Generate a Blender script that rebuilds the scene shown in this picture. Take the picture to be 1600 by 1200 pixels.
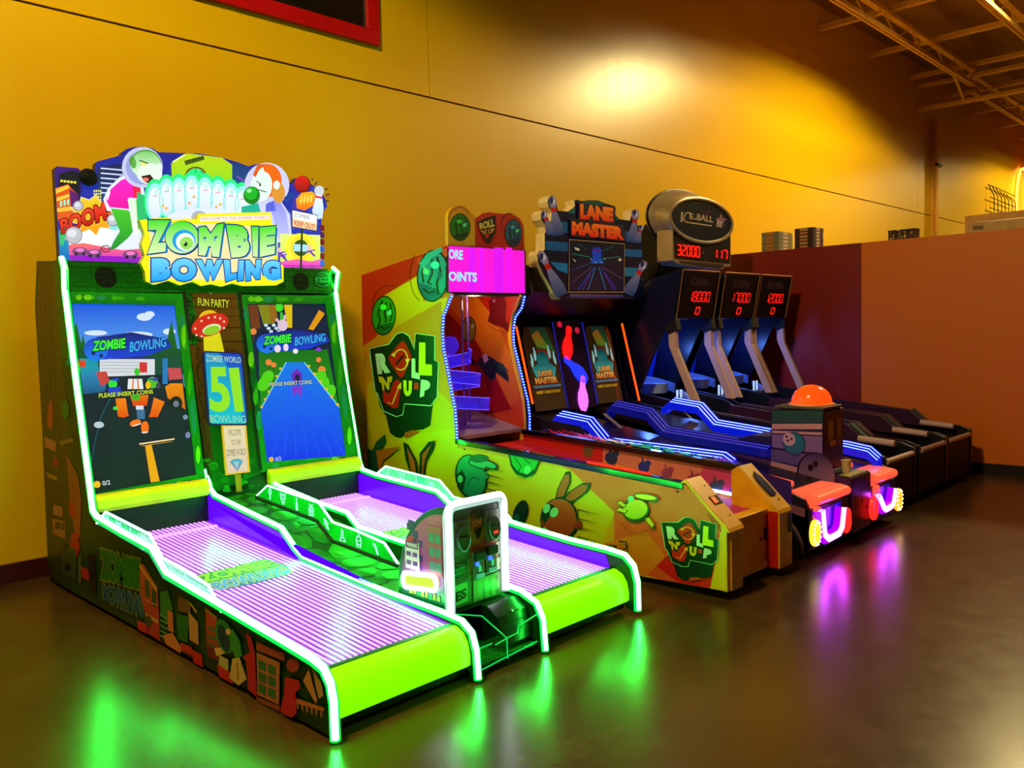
import bpy, math, random
from mathutils import Vector, Matrix
from mathutils.geometry import tessellate_polygon
random.seed(7)
SC = bpy.context.scene
for o in list(bpy.data.objects): bpy.data.objects.remove(o)
COL = SC.collection
V = Vector

# ------------------------------------------------------------------ camera
F_PX, YAW, PITCH, ROLL, CAM_Z = 1318.698, math.radians(45.648), math.radians(3.521), math.radians(-1.426), 1.6
_f = V((math.sin(YAW)*math.cos(PITCH), math.cos(YAW)*math.cos(PITCH), -math.sin(PITCH)))
_r = _f.cross(V((0, 0, 1))).normalized()
_u = _r.cross(_f)
_c, _s = math.cos(ROLL), math.sin(ROLL)
R_, U_ = _r*_c + _u*_s, _u*_c - _r*_s
CAM = V((0, 0, CAM_Z))
cam_d = bpy.data.cameras.new('camera')
cam = bpy.data.objects.new('camera', cam_d)
COL.objects.link(cam)
cam_d.sensor_width = 36.0
cam_d.lens = F_PX/1600*36.0
cam_d.clip_end = 200
m3 = Matrix((R_, U_, -_f)).transposed()
cam.matrix_world = Matrix.Translation(CAM) @ m3.to_4x4()
SC.camera = cam

# ------------------------------------------------------------------ world, lamps, exposure
vs = SC.view_settings
vs.view_transform = 'Standard'; vs.look = 'None'; vs.gamma = 1.0; vs.use_curve_mapping = False
vs.exposure = 0.0
w = bpy.data.worlds.new('dim_hall'); SC.world = w; w.use_nodes = True
w.node_tree.nodes['Background'].inputs[0].default_value = (1.0, 0.58, 0.14, 1)
w.node_tree.nodes['Background'].inputs[1].default_value = 0.012
LAMPS = [(-11.5, 2.8, 6.6), (.55, 2.8, 6.6), (13.55, 2.75, 6.6), (25.7, 2.75, 6.6), (33.7, 2.75, 6.6),
         (3.0, -5.0, 6.48), (13.5, -5.0, 6.48)]
LAMP_W = [300, 1500, 2100, 1900, 1900, 60, 60]
for (p, e) in zip(LAMPS, LAMP_W):
    d = bpy.data.lights.new('high_bay_light', 'SPOT')
    d.energy = e; d.color = (1.0, 0.79, 0.33); d.spot_size = math.radians(158); d.spot_blend = 0.16
    d.shadow_soft_size = 0.28
    o = bpy.data.objects.new('high_bay_light', d); COL.objects.link(o); o.location = V(p) - V((0, 0, 0.02))

# ------------------------------------------------------------------ picture point -> point on a real plane
def ray(x, y): return _f + R_*((x-800)/F_PX) - U_*((y-600)/F_PX)
def hit(x, y, P, n):
    d = ray(x, y); t = (V(P)-CAM).dot(n)/d.dot(n); return CAM + d*t
def onx(x, y, X): return hit(x, y, (X, 0, 0), V((1, 0, 0)))
def ony(x, y, Y): return hit(x, y, (0, Y, 0), V((0, 1, 0)))
def onz(x, y, Z): return hit(x, y, (0, 0, Z), V((0, 0, 1)))

# ------------------------------------------------------------------ materials
def lin(c):
    return tuple((v/255/12.92 if v/255 <= .04045 else ((v/255+.055)/1.055)**2.4) for v in c)
MATS = {}
def mat(name, col, rough=.5, metal=0., emit=None, es=0., var=.12, nscale=9., bump=0., spec=.5, coat=0., trans=0., ior=1.45, alpha=1.):
    if name in MATS: return MATS[name]
    m = bpy.data.materials.new(name); m.use_nodes = True
    nt = m.node_tree; b = nt.nodes['Principled BSDF']
    c = lin(col)
    b.inputs['Roughness'].default_value = rough; b.inputs['Metallic'].default_value = metal
    b.inputs['Specular IOR Level'].default_value = spec
    b.inputs['Coat Weight'].default_value = coat; b.inputs['Coat Roughness'].default_value = .08
    b.inputs['Transmission Weight'].default_value = trans; b.inputs['IOR'].default_value = ior
    b.inputs['Alpha'].default_value = alpha
    tc = nt.nodes.new('ShaderNodeTexCoord')
    nz = nt.nodes.new('ShaderNodeTexNoise'); nz.inputs['Scale'].default_value = nscale; nz.inputs['Detail'].default_value = 5
    nt.links.new(tc.outputs['Object'], nz.inputs['Vector'])
    rp = nt.nodes.new('ShaderNodeValToRGB')
    rp.color_ramp.elements[0].position = .3; rp.color_ramp.elements[1].position = .7
    rp.color_ramp.elements[0].color = (*[v*(1-var) for v in c], 1); rp.color_ramp.elements[1].color = (*[min(1, v*(1+var)) for v in c], 1)
    nt.links.new(nz.outputs['Fac'], rp.inputs['Fac']); nt.links.new(rp.outputs['Color'], b.inputs['Base Color'])
    if emit:
        b.inputs['Emission Color'].default_value = (*emit, 1); b.inputs['Emission Strength'].default_value = es
    if bump:
        bp = nt.nodes.new('ShaderNodeBump'); bp.inputs['Strength'].default_value = bump; bp.inputs['Distance'].default_value = .01
        nt.links.new(nz.outputs['Fac'], bp.inputs['Height']); nt.links.new(bp.outputs['Normal'], b.inputs['Normal'])
    MATS[name] = m; return m
def glow(name, lc, s, base=(10, 10, 10), rough=.3):
    return mat(name, base, rough, emit=lc, es=s)
def printed(name, es=0., rough=.35, spec=.4):
    """flat print: colour from the mesh's own colour attribute; es > 0 where the print is back-lit or given an added glow"""
    if name in MATS: return MATS[name]
    m = bpy.data.materials.new(name); m.use_nodes = True
    nt = m.node_tree; b = nt.nodes['Principled BSDF']
    at = nt.nodes.new('ShaderNodeAttribute'); at.attribute_name = 'Col'
    b.inputs['Roughness'].default_value = rough; b.inputs['Specular IOR Level'].default_value = spec
    nz = nt.nodes.new('ShaderNodeTexNoise'); nz.inputs['Scale'].default_value = 40
    mp = nt.nodes.new('ShaderNodeMapRange'); mp.inputs[3].default_value = rough*.85; mp.inputs[4].default_value = rough*1.15
    nt.links.new(nz.outputs['Fac'], mp.inputs[0]); nt.links.new(mp.outputs[0], b.inputs['Roughness'])
    if es:
        if es < .65: nt.links.new(at.outputs['Color'], b.inputs['Base Color'])
        else: b.inputs['Base Color'].default_value = (.02, .02, .02, 1)
        nt.links.new(at.outputs['Color'], b.inputs['Emission Color']); b.inputs['Emission Strength'].default_value = es
    else:
        nt.links.new(at.outputs['Color'], b.inputs['Base Color'])
    MATS[name] = m; return m

black = mat('black_laminate', (16, 16, 20), .35)
dark = mat('matt_black', (9, 9, 11), .6)
navy = mat('navy_laminate', (14, 14, 52), .33)
steel = mat('brushed_steel', (150, 150, 150), .3, 1.)
chrome = mat('chrome_trim', (190, 180, 165), .22, 1.)
rubber = mat('rubber', (14, 14, 14), .8)
clear = mat('clear_acrylic', (235, 255, 240), .03, trans=1., ior=1.2, var=0)

# ------------------------------------------------------------------ mesh builder
class MB:
    def __init__(s): s.v = []; s.f = []; s.m = []; s.names = []
    def mi(s, m):
        if m not in s.names: s.names.append(m)
        return s.names.index(m)
    def add(s, vs_, fs, m):
        k = len(s.v); s.v += [V(q) for q in vs_]; i = s.mi(m)
        for f in fs: s.f.append([k+j for j in f]); s.m.append(i)
        return s
    def box(s, x0, x1, y0, y1, z0, z1, m):
        vs_ = [(x, y, z) for x in (x0, x1) for y in (y0, y1) for z in (z0, z1)]
        return s.add(vs_, [(0, 1, 3, 2), (4, 6, 7, 5), (0, 4, 5, 1), (2, 3, 7, 6), (0, 2, 6, 4), (1, 5, 7, 3)], m)
    def prism(s, pts, ax, c0, c1, m):
        def mk(p, c): return {'x': (c, p[0], p[1]), 'y': (p[0], c, p[1]), 'z': (p[0], p[1], c)}[ax]
        return s.loft([[mk(p, c0) for p in pts], [mk(p, c1) for p in pts]], m)
    def loft(s, rings, m, caps=True, closed=True):
        n = len(rings[0]); fs = []
        for k in range(len(rings)-1):
            for i in range(n if closed else n-1):
                j = (i+1) % n
                fs.append((k*n+i, k*n+j, (k+1)*n+j, (k+1)*n+i))
        if caps: fs += [tuple(range(n))[::-1], tuple((len(rings)-1)*n+i for i in range(n))]
        return s.add([p for r in rings for p in r], fs, m)
    def plate(s, pts, off, m):
        """solid plate: polygon of 3D points, pushed back by vector off"""
        pts = [V(p) for p in pts]; off = V(off)
        return s.loft([pts, [p+off for p in pts]], m)
    def tube(s, path, r, m, n=8, closed=False):
        P = [V(p) for p in path]; rings = []; N = len(P)
        t0 = (P[1]-P[0]).normalized(); a = t0.orthogonal().normalized()
        for i, p in enumerate(P):
            if closed: t = (P[(i+1) % N]-P[i-1]).normalized()
            else: t = ((P[min(i+1, N-1)]-P[i]).normalized()+(P[i]-P[max(i-1, 0)]).normalized()).normalized()
            a = (a-t*a.dot(t)).normalized(); b = t.cross(a)
            rr = r[i] if isinstance(r, (list, tuple)) else r
            rings.append([p+(a*math.cos(q)+b*math.sin(q))*rr for q in [2*math.pi*k/n for k in range(n)]])
        if closed: rings.append(rings[0])
        return s.loft(rings, m, caps=not closed)
    def cyl(s, p0, p1, r, m, n=20): return s.tube([p0, p1], r, m, n)
    def lathe(s, c, prof, m, n=24, axis=(0, 0, 1)):
        ax = V(axis).normalized(); a = ax.orthogonal().normalized(); b = ax.cross(a); c = V(c)
        rings = [[c+ax*h+(a*math.cos(q)+b*math.sin(q))*max(r, 1e-4) for q in [2*math.pi*k/n for k in range(n)]] for (r, h) in prof]
        return s.loft(rings, m)
    def build(s, name, parent=None, bevel=0., smooth=False, label=None, kind=None, seg=2):
        base = V((0, 0, 0)); q = parent
        while q is not None: base += q.location; q = q.parent
        me = bpy.data.meshes.new(name)
        me.from_pydata([p-base for p in s.v], [], s.f)
        for m in s.names: me.materials.append(m)
        me.polygons.foreach_set('material_index', s.m)
        if smooth: me.polygons.foreach_set('use_smooth', [True]*len(me.polygons))
        me.update()
        o = bpy.data.objects.new(name, me); COL.objects.link(o)
        import bmesh
        bm = bmesh.new(); bm.from_mesh(me); bmesh.ops.recalc_face_normals(bm, faces=bm.faces); bm.to_mesh(me); bm.free()
        if parent is not None: o.parent = parent
        if bevel:
            b = o.modifiers.new('edge', 'BEVEL'); b.width = bevel; b.segments = seg; b.limit_method = 'ANGLE'; b.angle_limit = math.radians(40)
        if smooth:
            try: me.set_sharp_from_angle(angle=math.radians(38))
            except Exception: pass
        if label: o['label'] = label
        if kind: o['kind'] = kind
        return o
def thing(name, loc, label, cat, group=None):
    o = bpy.data.objects.new(name, None); COL.objects.link(o); o.location = V(loc); o.empty_display_size = .1
    o['label'] = label; o['category'] = cat
    if group: o['group'] = group
    return o
def tag(o, label, cat, group=None):
    o['label'] = label; o['category'] = cat
    if group: o['group'] = group
    return o
def arc(c, r, a0, a1, n, ax='x', fixed=0.):
    out = []
    for k in range(n+1):
        a = math.radians(a0+(a1-a0)*k/n); p = (c[0]+r*math.cos(a), c[1]+r*math.sin(a)); out.append(p)
    return out

# ------------------------------------------------------------------ flat print (polygons and letters lying on a panel)
_T = {}
def glyphs(txt, off):
    k = (txt, off)
    if k in _T: return _T[k]
    cu = bpy.data.curves.new('lettering', 'FONT'); cu.body = txt; cu.offset = off; cu.resolution_u = 3; cu.fill_mode = 'FRONT'
    ob = bpy.data.objects.new('lettering', cu); COL.objects.link(ob)
    dg = bpy.context.evaluated_depsgraph_get(); ev = ob.evaluated_get(dg); me = ev.to_mesh()
    vs_ = [(v.co.x, v.co.y) for v in me.vertices]; fs = [tuple(p.vertices) for p in me.polygons]
    ev.to_mesh_clear(); bpy.data.objects.remove(ob); bpy.data.curves.remove(cu)
    _T[k] = (vs_, fs); return _T[k]
def lerp(a, b, t): return tuple(x+(y-x)*t for x, y in zip(a, b))
class Art:
    def __init__(s, plane, n, step=.00016, start=.0012):
        s.plane = plane; s.n = V(n).normalized(); s.k = 0; s.step = step; s.start = start; s.v = []; s.f = []; s.c = []; s.xf = None
    def P(s, p):
        q = s.plane(p[0], p[1])
        if s.xf: q = s.xf(q)
        return q + s.n*(s.start+s.k*s.step)
    def _push(s, pts3, tris, cols):
        k = len(s.v); s.v += pts3
        for t in tris: s.f.append([k+i for i in t]); s.c.append([cols[i] for i in t])
        s.k += 1
    def poly(s, pts, c, c2=None, horiz=False):
        pts = [V((p[0], p[1], 0)) for p in pts]
        tri = tessellate_polygon([pts]); i = 0 if horiz else 1
        lo = min(p[i] for p in pts); hi = max(p[i] for p in pts)
        a = lin(c); b = lin(c2 or c)
        s._push([s.P(p) for p in pts], tri, [lerp(a, b, (p[i]-lo)/max(hi-lo, 1e-6)) for p in pts]); return s
    def rect(s, x0, y0, x1, y1, c, c2=None): return s.poly([(x0, y0), (x1, y0), (x1, y1), (x0, y1)], c, c2)
    def ell(s, cx, cy, rx, ry, c, rot=0., n=22, c2=None, a0=0, a1=360):
        q = math.radians(rot); P = []
        for k in range(n + (0 if a1-a0 == 360 else 1)):
            t = math.radians(a0+(a1-a0)*k/n); x, y = rx*math.cos(t), ry*math.sin(t)
            P.append((cx+x*math.cos(q)-y*math.sin(q), cy+x*math.sin(q)+y*math.cos(q)))
        return s.poly(P, c, c2)
    def line(s, pts, wd, c, closed=False):
        pts = [V((p[0], p[1])) for p in pts]
        if closed: pts = pts+[pts[0]]
        vs_, tris = [], []; N = len(pts)
        for i, p in enumerate(pts):
            a = pts[max(i-1, 0)]; b = pts[min(i+1, N-1)]
            if closed and i in (0, N-1): a, b = pts[-2], pts[1]
            d = (b-a).normalized(); nn = V((-d.y, d.x))*wd/2
            vs_ += [p+nn, p-nn]
        for i in range(N-1): tris += [(2*i, 2*i+1, 2*i+3), (2*i, 2*i+3, 2*i+2)]
        cc = lin(c); s._push([s.P(p) for p in vs_], tris, [cc]*len(vs_)); return s
    def ring(s, cx, cy, rx, ry, wd, c, rot=0, n=22, a0=0, a1=360):
        q = math.radians(rot); P = []
        full = a1-a0 == 360
        for k in range(n + (0 if full else 1)):
            t = math.radians(a0+(a1-a0)*k/n); x, y = rx*math.cos(t), ry*math.sin(t)
            P.append((cx+x*math.cos(q)-y*math.sin(q), cy+x*math.sin(q)+y*math.cos(q)))
        return s.line(P, wd, c, closed=full)
    def text(s, txt, quad, c, c2=None, bold=.0, out=None, ob=.06):
        """quad = four picture points TL, TR, BR, BL that the letters fill"""
        base, _ = glyphs(txt, bold)
        x0 = min(p[0] for p in base); x1 = max(p[0] for p in base); y0 = min(p[1] for p in base); y1 = max(p[1] for p in base)
        TL, TR, BR, BL = [V(q) for q in quad]
        for (o, a, b) in (([(bold+ob, out, out)] if out else []) + [(bold, c, c2 or c)]):
            vs_, fs = glyphs(txt, o); P = []; cols = []
            for (x, y) in vs_:
                u = (x-x0)/(x1-x0); t = (y1-y)/(y1-y0)
                top = TL+(TR-TL)*u; bot = BL+(BR-BL)*u
                P.append(s.P(top+(bot-top)*t)); cols.append(lerp(lin(a), lin(b), min(1, max(0, t))))
            s._push(P, fs, cols)
        return s
    def build(s, name, parent, m, label=None):
        base = V((0, 0, 0)); q = parent
        while q is not None: base += q.location; q = q.parent
        me = bpy.data.meshes.new(name); me.from_pydata([p-base for p in s.v], [], s.f)
        at = me.color_attributes.new('Col', 'FLOAT_COLOR', 'CORNER'); k = 0
        for p, cs in zip(me.polygons, s.c):
            for li, c in zip(p.loop_indices, cs): at.data[li].color = (*c, 1)
        flip = [p.index for p in me.polygons if p.normal.dot(s.n) < 0]
        if flip:
            import bmesh
            bm = bmesh.new(); bm.from_mesh(me); bm.faces.ensure_lookup_table()
            bmesh.ops.reverse_faces(bm, faces=[bm.faces[i] for i in flip]); bm.to_mesh(me); bm.free()
        me.materials.append(m); o = bpy.data.objects.new(name, me); COL.objects.link(o); o.parent = parent
        if label: o['label'] = label
        return o
def fillet(P, idx, r, n=4):
    """round corner idx of a 3D path"""
    P = [V(p) for p in P]; a = (P[idx-1]-P[idx]).normalized(); b = (P[idx+1]-P[idx]).normalized()
    A = P[idx]+a*r; B = P[idx]+b*r; out = []
    for k in range(n+1):
        t = k/n; out.append(A*(1-t)**2+P[idx]*2*t*(1-t)+B*t*t)
    return P[:idx]+out+P[idx+1:]
SEG = {'0': 'abcdef', '1': 'bc', '2': 'abged', '3': 'abgcd', '4': 'fgbc', '5': 'afgcd', '6': 'afgedc', '7': 'abc', '8': 'abcdefg', '9': 'abfgcd'}
def segments(art, txt, quad, c, wd):
    TL, TR, BR, BL = [V(q) for q in quad]; n = len(txt)
    def at(u, t):
        a = TL+(TR-TL)*u; b = BL+(BR-BL)*u; return a+(b-a)*t
    for i, ch in enumerate(txt):
        if ch == ' ': continue
        l, r_ = (i+.14)/n, (i+.84)/n
        E_ = {'a': (l, 0, r_, 0), 'g': (l, .5, r_, .5), 'd': (l, 1, r_, 1), 'f': (l, .04, l, .46), 'b': (r_, .04, r_, .46), 'e': (l, .54, l, .96), 'c': (r_, .54, r_, .96)}
        for q in SEG[ch]:
            x0, y0, x1, y1 = E_[q]; art.line([at(x0, y0), at(x1, y1)], wd, c)
# ================================================================== the room
YW = 6.36
def floor_material():
    m = bpy.data.materials.new('polished_concrete'); m.use_nodes = True
    nt = m.node_tree; b = nt.nodes['Principled BSDF']; tc = nt.nodes.new('ShaderNodeTexCoord')
    def noise(s, d, rgh=.6):
        n = nt.nodes.new('ShaderNodeTexNoise'); n.inputs['Scale'].default_value = s; n.inputs['Detail'].default_value = d
        n.inputs['Roughness'].default_value = rgh; nt.links.new(tc.outputs['Object'], n.inputs['Vector']); return n
    big, fine = noise(.75, 6, .65), noise(6, 8, .7)
    r1 = nt.nodes.new('ShaderNodeValToRGB'); e = r1.color_ramp.elements
    e[0].position = .30; e[0].color = (.036, .017, .003, 1); e[1].position = .72; e[1].color = (.076, .037, .007, 1)
    nt.links.new(big.outputs['Fac'], r1.inputs['Fac'])
    r2 = nt.nodes.new('ShaderNodeValToRGB'); e = r2.color_ramp.elements
    e[0].position = .25; e[0].color = (.80, .79, .77, 1); e[1].position = .7; e[1].color = (1.1, 1.1, 1.1, 1)
    nt.links.new(fine.outputs['Fac'], r2.inputs['Fac'])
    mx = nt.nodes.new('ShaderNodeMix'); mx.data_type = 'RGBA'; mx.blend_type = 'MULTIPLY'; mx.inputs[0].default_value = 1
    nt.links.new(r1.outputs['Color'], mx.inputs[6]); nt.links.new(r2.outputs['Color'], mx.inputs[7])
    nt.links.new(mx.outputs[2], b.inputs['Base Color'])
    mr = nt.nodes.new('ShaderNodeMapRange'); mr.inputs[3].default_value = .19; mr.inputs[4].default_value = .31
    nt.links.new(fine.outputs['Fac'], mr.inputs[0]); nt.links.new(mr.outputs[0], b.inputs['Roughness'])
    b.inputs['Specular IOR Level'].default_value = .37
    bp = nt.nodes.new('ShaderNodeBump'); bp.inputs['Strength'].default_value = .06; bp.inputs['Distance'].default_value = .01
    nt.links.new(fine.outputs['Fac'], bp.inputs['Height']); nt.links.new(bp.outputs['Normal'], b.inputs['Normal'])
    return m
def wall_material(name, c, rough=.38):
    """satin wall paint with vertical roller marks"""
    m = bpy.data.materials.new(name); m.use_nodes = True
    nt = m.node_tree; b = nt.nodes['Principled BSDF']; tc = nt.nodes.new('ShaderNodeTexCoord')
    mp = nt.nodes.new('ShaderNodeMapping'); mp.inputs['Scale'].default_value = (9, 9, .12); nt.links.new(tc.outputs['Object'], mp.inputs['Vector'])
    n = nt.nodes.new('ShaderNodeTexNoise'); n.inputs['Scale'].default_value = 1.0; n.inputs['Detail'].default_value = 4
    nt.links.new(mp.outputs[0], n.inputs['Vector'])
    r = nt.nodes.new('ShaderNodeValToRGB'); e = r.color_ramp.elements; L = lin(c)
    e[0].position = .3; e[1].position = .7; e[0].color = (*[v*.985 for v in L], 1); e[1].color = (*[min(1, v*1.012) for v in L], 1)
    nt.links.new(n.outputs['Fac'], r.inputs['Fac']); nt.links.new(r.outputs['Color'], b.inputs['Base Color'])
    mr = nt.nodes.new('ShaderNodeMapRange'); mr.inputs[3].default_value = rough-.03; mr.inputs[4].default_value = rough+.04
    nt.links.new(n.outputs['Fac'], mr.inputs[0]); nt.links.new(mr.outputs[0], b.inputs['Roughness'])
    bp = nt.nodes.new('ShaderNodeBump'); bp.inputs['Strength'].default_value = .008; bp.inputs['Distance'].default_value = .008
    nt.links.new(n.outputs['Fac'], bp.inputs['Height']); nt.links.new(bp.outputs['Normal'], b.inputs['Normal'])
    return m
def struct(o, label):
    o['kind'] = 'structure'; o['label'] = label; return o
FLOOR = floor_material()
YEL = wall_material('yellow_wall_paint', (226, 176, 2), .32)
REDW = wall_material('red_wall_paint', (132, 0, 2), .5)
ORA = wall_material('orange_wall_paint', (226, 108, 3), .45)
MAR = mat('maroon_base_paint', (62, 6, 8), .5)
REDF = mat('red_frame_paint', (190, 6, 16), .38)
CEIL = mat('painted_deck', (150, 108, 56), .8)
JOI = mat('painted_joist', (225, 178, 96), .6)
struct(MB().box(-12, 36, -10, YW+.3, -.1, 0, FLOOR).build('floor'), 'polished brown concrete floor with glossy sealer')

wb = MB().box(-12, 36, YW+.02, YW+.3, 0, 6.95, mat('joint_backing', (70, 46, 6), .7)).build('wall_back')  # dark backing sheet that shows through the panel joints
struct(wb, 'long tall yellow hall wall with fine panel joints')
ZS = 3.893
def panel(x0, x1, z0, z1): MB().box(x0, x1, YW, YW+.02, z0, z1, YEL).build('panel', wb)
panel(-12, 36, 0, ZS-.009)
xs = [-12, ony(669, 60, YW).x, ony(1434.5, 250, YW).x, 36]
for a, b in zip(xs[:-1], xs[1:]): panel(a+.006, b-.006, ZS+.009, 6.95)
struct(MB().box(-12, 9.7, YW-.02, YW, 0, .13, MAR).build('baseboard_back', bevel=.004), 'dark maroon baseboard along the yellow wall')

# upper window with a red frame
wx1, wz0, wz1, wx0 = 4.85, 4.235, 5.6, .6
wn = MB()
for (a, b, c, d) in ((wx0, wx1, wz0, wz0+.13), (wx0, wx1, wz1-.13, wz1), (wx0, wx0+.13, wz0+.13, wz1-.13), (wx1-.13, wx1, wz0+.13, wz1-.13)):
    wn.box(a, b, YW-.05, YW, c, d, REDF)
wo = struct(wn.build('window_1', bevel=.006), 'dark interior window high on the yellow wall in a red frame')
MB().box(wx0+.12, wx1-.12, YW-.012, YW-.004, wz0+.12, wz1-.12, mat('dark_window_glass', (22, 17, 12), .12, coat=.3)).build('pane', wo)

# partition on the right: red sheet, orange sheet, flat top that serves as a shelf
XP, YS, ZP = 9.78, 3.92, 2.52
pc = struct(MB().box(XP+.02, XP+2.2, -6, YW-.001, 0, ZP-.012, mat('partition_core', (150, 92, 40), .7)).build('wall_right'), 'low partition across the hall, red sheet then orange sheet')
MB().box(XP, XP+.02, YS+.003, YW-.002, 0, ZP, REDW).build('panel', pc, label='red painted sheet')
MB().box(XP, XP+.02, .0, YS-.003, 0, ZP, ORA).build('panel', pc, label='orange painted sheet')
MB().box(XP, XP+.02, -6, -.006, 0, ZP, ORA).build('panel', pc, label='orange painted sheet')
MB().box(XP+.021, XP+2.2, -6, YW-.002, ZP-.011, ZP, mat('partition_top', (190, 120, 50), .5)).build('ledge_top', pc)
struct(MB().box(XP-.015, XP, -6, YW-.03, 0, .1, mat('dark_base', (26, 14, 8), .5)).build('baseboard_right', bevel=.003), 'dark baseboard under the orange partition')

# ceiling: deck, bar joists along the hall, purlins across it, one main girder on a post
ce = struct(MB().box(-12, 36, -10, YW+.02, 6.95, 7.05, CEIL).build('ceiling'), 'dark metal deck ceiling with open joists')
for x in [1.5+2.1*k for k in range(16)]:
    MB().box(x-.05, x+.05, -10, YW-.01, 6.52, 6.6, JOI).build('purlin', ce)
def truss(y, x0, x1, zb, zt):
    b = MB(); b.box(x0, x1, y-.05, y-.012, zb, zb+.06, JOI); b.box(x0, x1, y+.012, y+.05, zb, zb+.06, JOI); b.box(x0, x1, y-.05, y+.05, zt-.06, zt, JOI)
    k = 0; x = x0
    while x < x1-.2:
        b.tube([(x, y, zb+.03 if k % 2 else zt-.03), (x+.6, y, zt-.03 if k % 2 else zb+.03)], .012, JOI, 5); x += .6; k += 1
    b.build('joist', ce)
for y in (5.2, 3.75, 2.2, .7, -.8, -2.3): truss(y, -3, 18.4, 6.16, 6.5)
for y in (5.4, 4.2): truss(y, 19.0, 34, 6.2, 6.6)
g = MB(); g.box(18.72, 18.88, -9, YW-.02, 5.97, 6.03, JOI); g.box(18.72, 18.88, -9, YW-.02, 6.44, 6.5, JOI); g; g.build('girder', ce)
MB().tube([(17.2, 5.2, 6.2), (18.7, 5.45, 6.02)], .03, JOI, 6).build('brace', ce)
pm = mat('painted_post', (205, 150, 40), .45)
po = MB(); X0 = 19.55
po.box(X0, X0+.16, YW-.12, YW-.10, 0, 5.95, pm).box(X0, X0+.16, YW-.03, YW-.01, 0, 5.95, pm).box(X0+.07, X0+.09, YW-.10, YW-.03, 0, 5.95, pm)
struct(po.build('trim_1', bevel=.004), 'painted steel post standing against the far yellow wall')
t1 = bpy.data.objects['trim_1']
MB().cyl((X0+.0, YW-.15, 0), (X0+.0, YW-.15, 5.9), .028, pm, 10).build('conduit', t1)
MB().box(X0-.05, X0+.19, YW-.19, YW-.122, 4.92, 4.98, dark).build('clamp', t1)

# high-bay lamps
def high_bay(p, label):
    t = thing('high_bay_lamp', p, label, 'lamp', 'high bay lamps along the ceiling')
    x, y, z = p
    MB().lathe(p, [(.06, .30), (.09, .26), (.12, .16), (.26, .06), (.30, 0.0), (.285, 0.0), (.25, .05), (.10, .14), (.0, .15)], mat('lamp_shade_aluminium', (170, 170, 170), .35, .8), 28).build('shade', t, smooth=True)
    MB().lathe(p, [(.0, .075), (.12, .07), (.225, .055), (.225, .045), (.0, .045)], glow('lamp_lens', (1, .76, .42), 22), 24).build('lens', t)
    MB().cyl((x, y, z+.3), (x, y, 6.949), .012, steel, 6).build('hanger', t)
high_bay(LAMPS[1], 'round high bay lamp hanging above the bowling machine, nearest to the red window')
high_bay(LAMPS[2], 'round high bay lamp hanging beyond the red partition')
high_bay(LAMPS[3], 'round high bay lamp hanging beyond the steel post')
high_bay(LAMPS[4], 'farthest round high bay lamp, over the far end of the hall')

# ------------------------------------------------------------------ things on the partition top
def carton(name, x0, x1, y0, y1, z0, z1, body, lab, label, group, face='label_strip'):
    t = thing(name, ((x0+x1)/2, (y0+y1)/2, z0), label, 'box', group)
    MB().box(x0, x1, y0, y1, z0, z1, body).build('carton', t, bevel=.003)
    a = Art(lambda u, v: V((x0, y0+(y1-y0)*u, z0+(z1-z0)*v)), (-1, 0, 0))
    a.rect(.3, .16, .72, .84, lab); a.build('side_label', t, printed('carton_print', 0, .5)); a = Art(None, (0, -1, 0))
    a.plane = lambda u, v: V((x0+(x1-x0)*u, y0, z0+(z1-z0)*v)); a.n = V((0, -1, 0))
    a.rect(.3, .16, .62, .84, (215, 185, 160))
    a.build(face, t, printed('carton_print', 0, .5))
ordn = ['lowest', 'second from the bottom', 'third from the bottom', 'fourth from the bottom', 'fifth from the bottom', 'topmost']
z = ZP
for k in range(5):
    nm = 'topmost' if k == 4 else ordn[k]
    carton('flat_carton', XP+.03+.004*(k % 2), XP+.40, 4.94, 5.17, z, z+.047, mat('grey_carton', (128, 122, 92), .6), (196, 120, 50),
           f'{nm} of the flat grey cartons stacked on the red partition', 'grey cartons on the partition'); z += .0475
z = ZP
for k in range(6):
    carton('flat_carton', XP+.03, XP+.30+.006*(k % 3), 4.50, 4.735, z, z+.04, mat('brown_carton', (62, 30, 18), .6), (196, 150, 90) if k % 2 else (190, 120, 80),
           f'{ordn[k]} of the flat dark brown cartons stacked on the red partition', 'brown cartons on the partition'); z += .0405
tin = mat('dark_tin', (70, 38, 14), .4)
for k, (y, nm) in enumerate(((3.60, 'left one'), (3.475, 'middle one'), (3.385, 'right one'))):
    t = thing('storage_tin', (XP+.12, y, ZP), f'small dark patterned tin on the orange partition, {nm} of three', 'tin', 'dark tins on the partition')
    MB().box(XP+.06, XP+.18, y-.042, y+.042, ZP, ZP+.10, tin).build('body', t, bevel=.006)
    MB().box(XP+.055, XP+.185, y-.046, y+.046, ZP+.10, ZP+.112, dark).build('lid', t, bevel=.003)
    a = Art(lambda u, v: V((XP+.06, y+u*.042, ZP+v*.1)), (-1, 0, 0))
    random.seed(k+3)
    for q in range(7): a.ell(random.uniform(-.7, .7), random.uniform(.15, .85), random.uniform(.12, .3), random.uniform(.06, .12), random.choice([(214, 160, 60), (120, 30, 16), (230, 210, 150), (90, 96, 40)]), n=8)
    a.build('pattern', t, printed('tin_print', 0, .4))
CARD = mat('cardboard', (205, 158, 100), .75)
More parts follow.
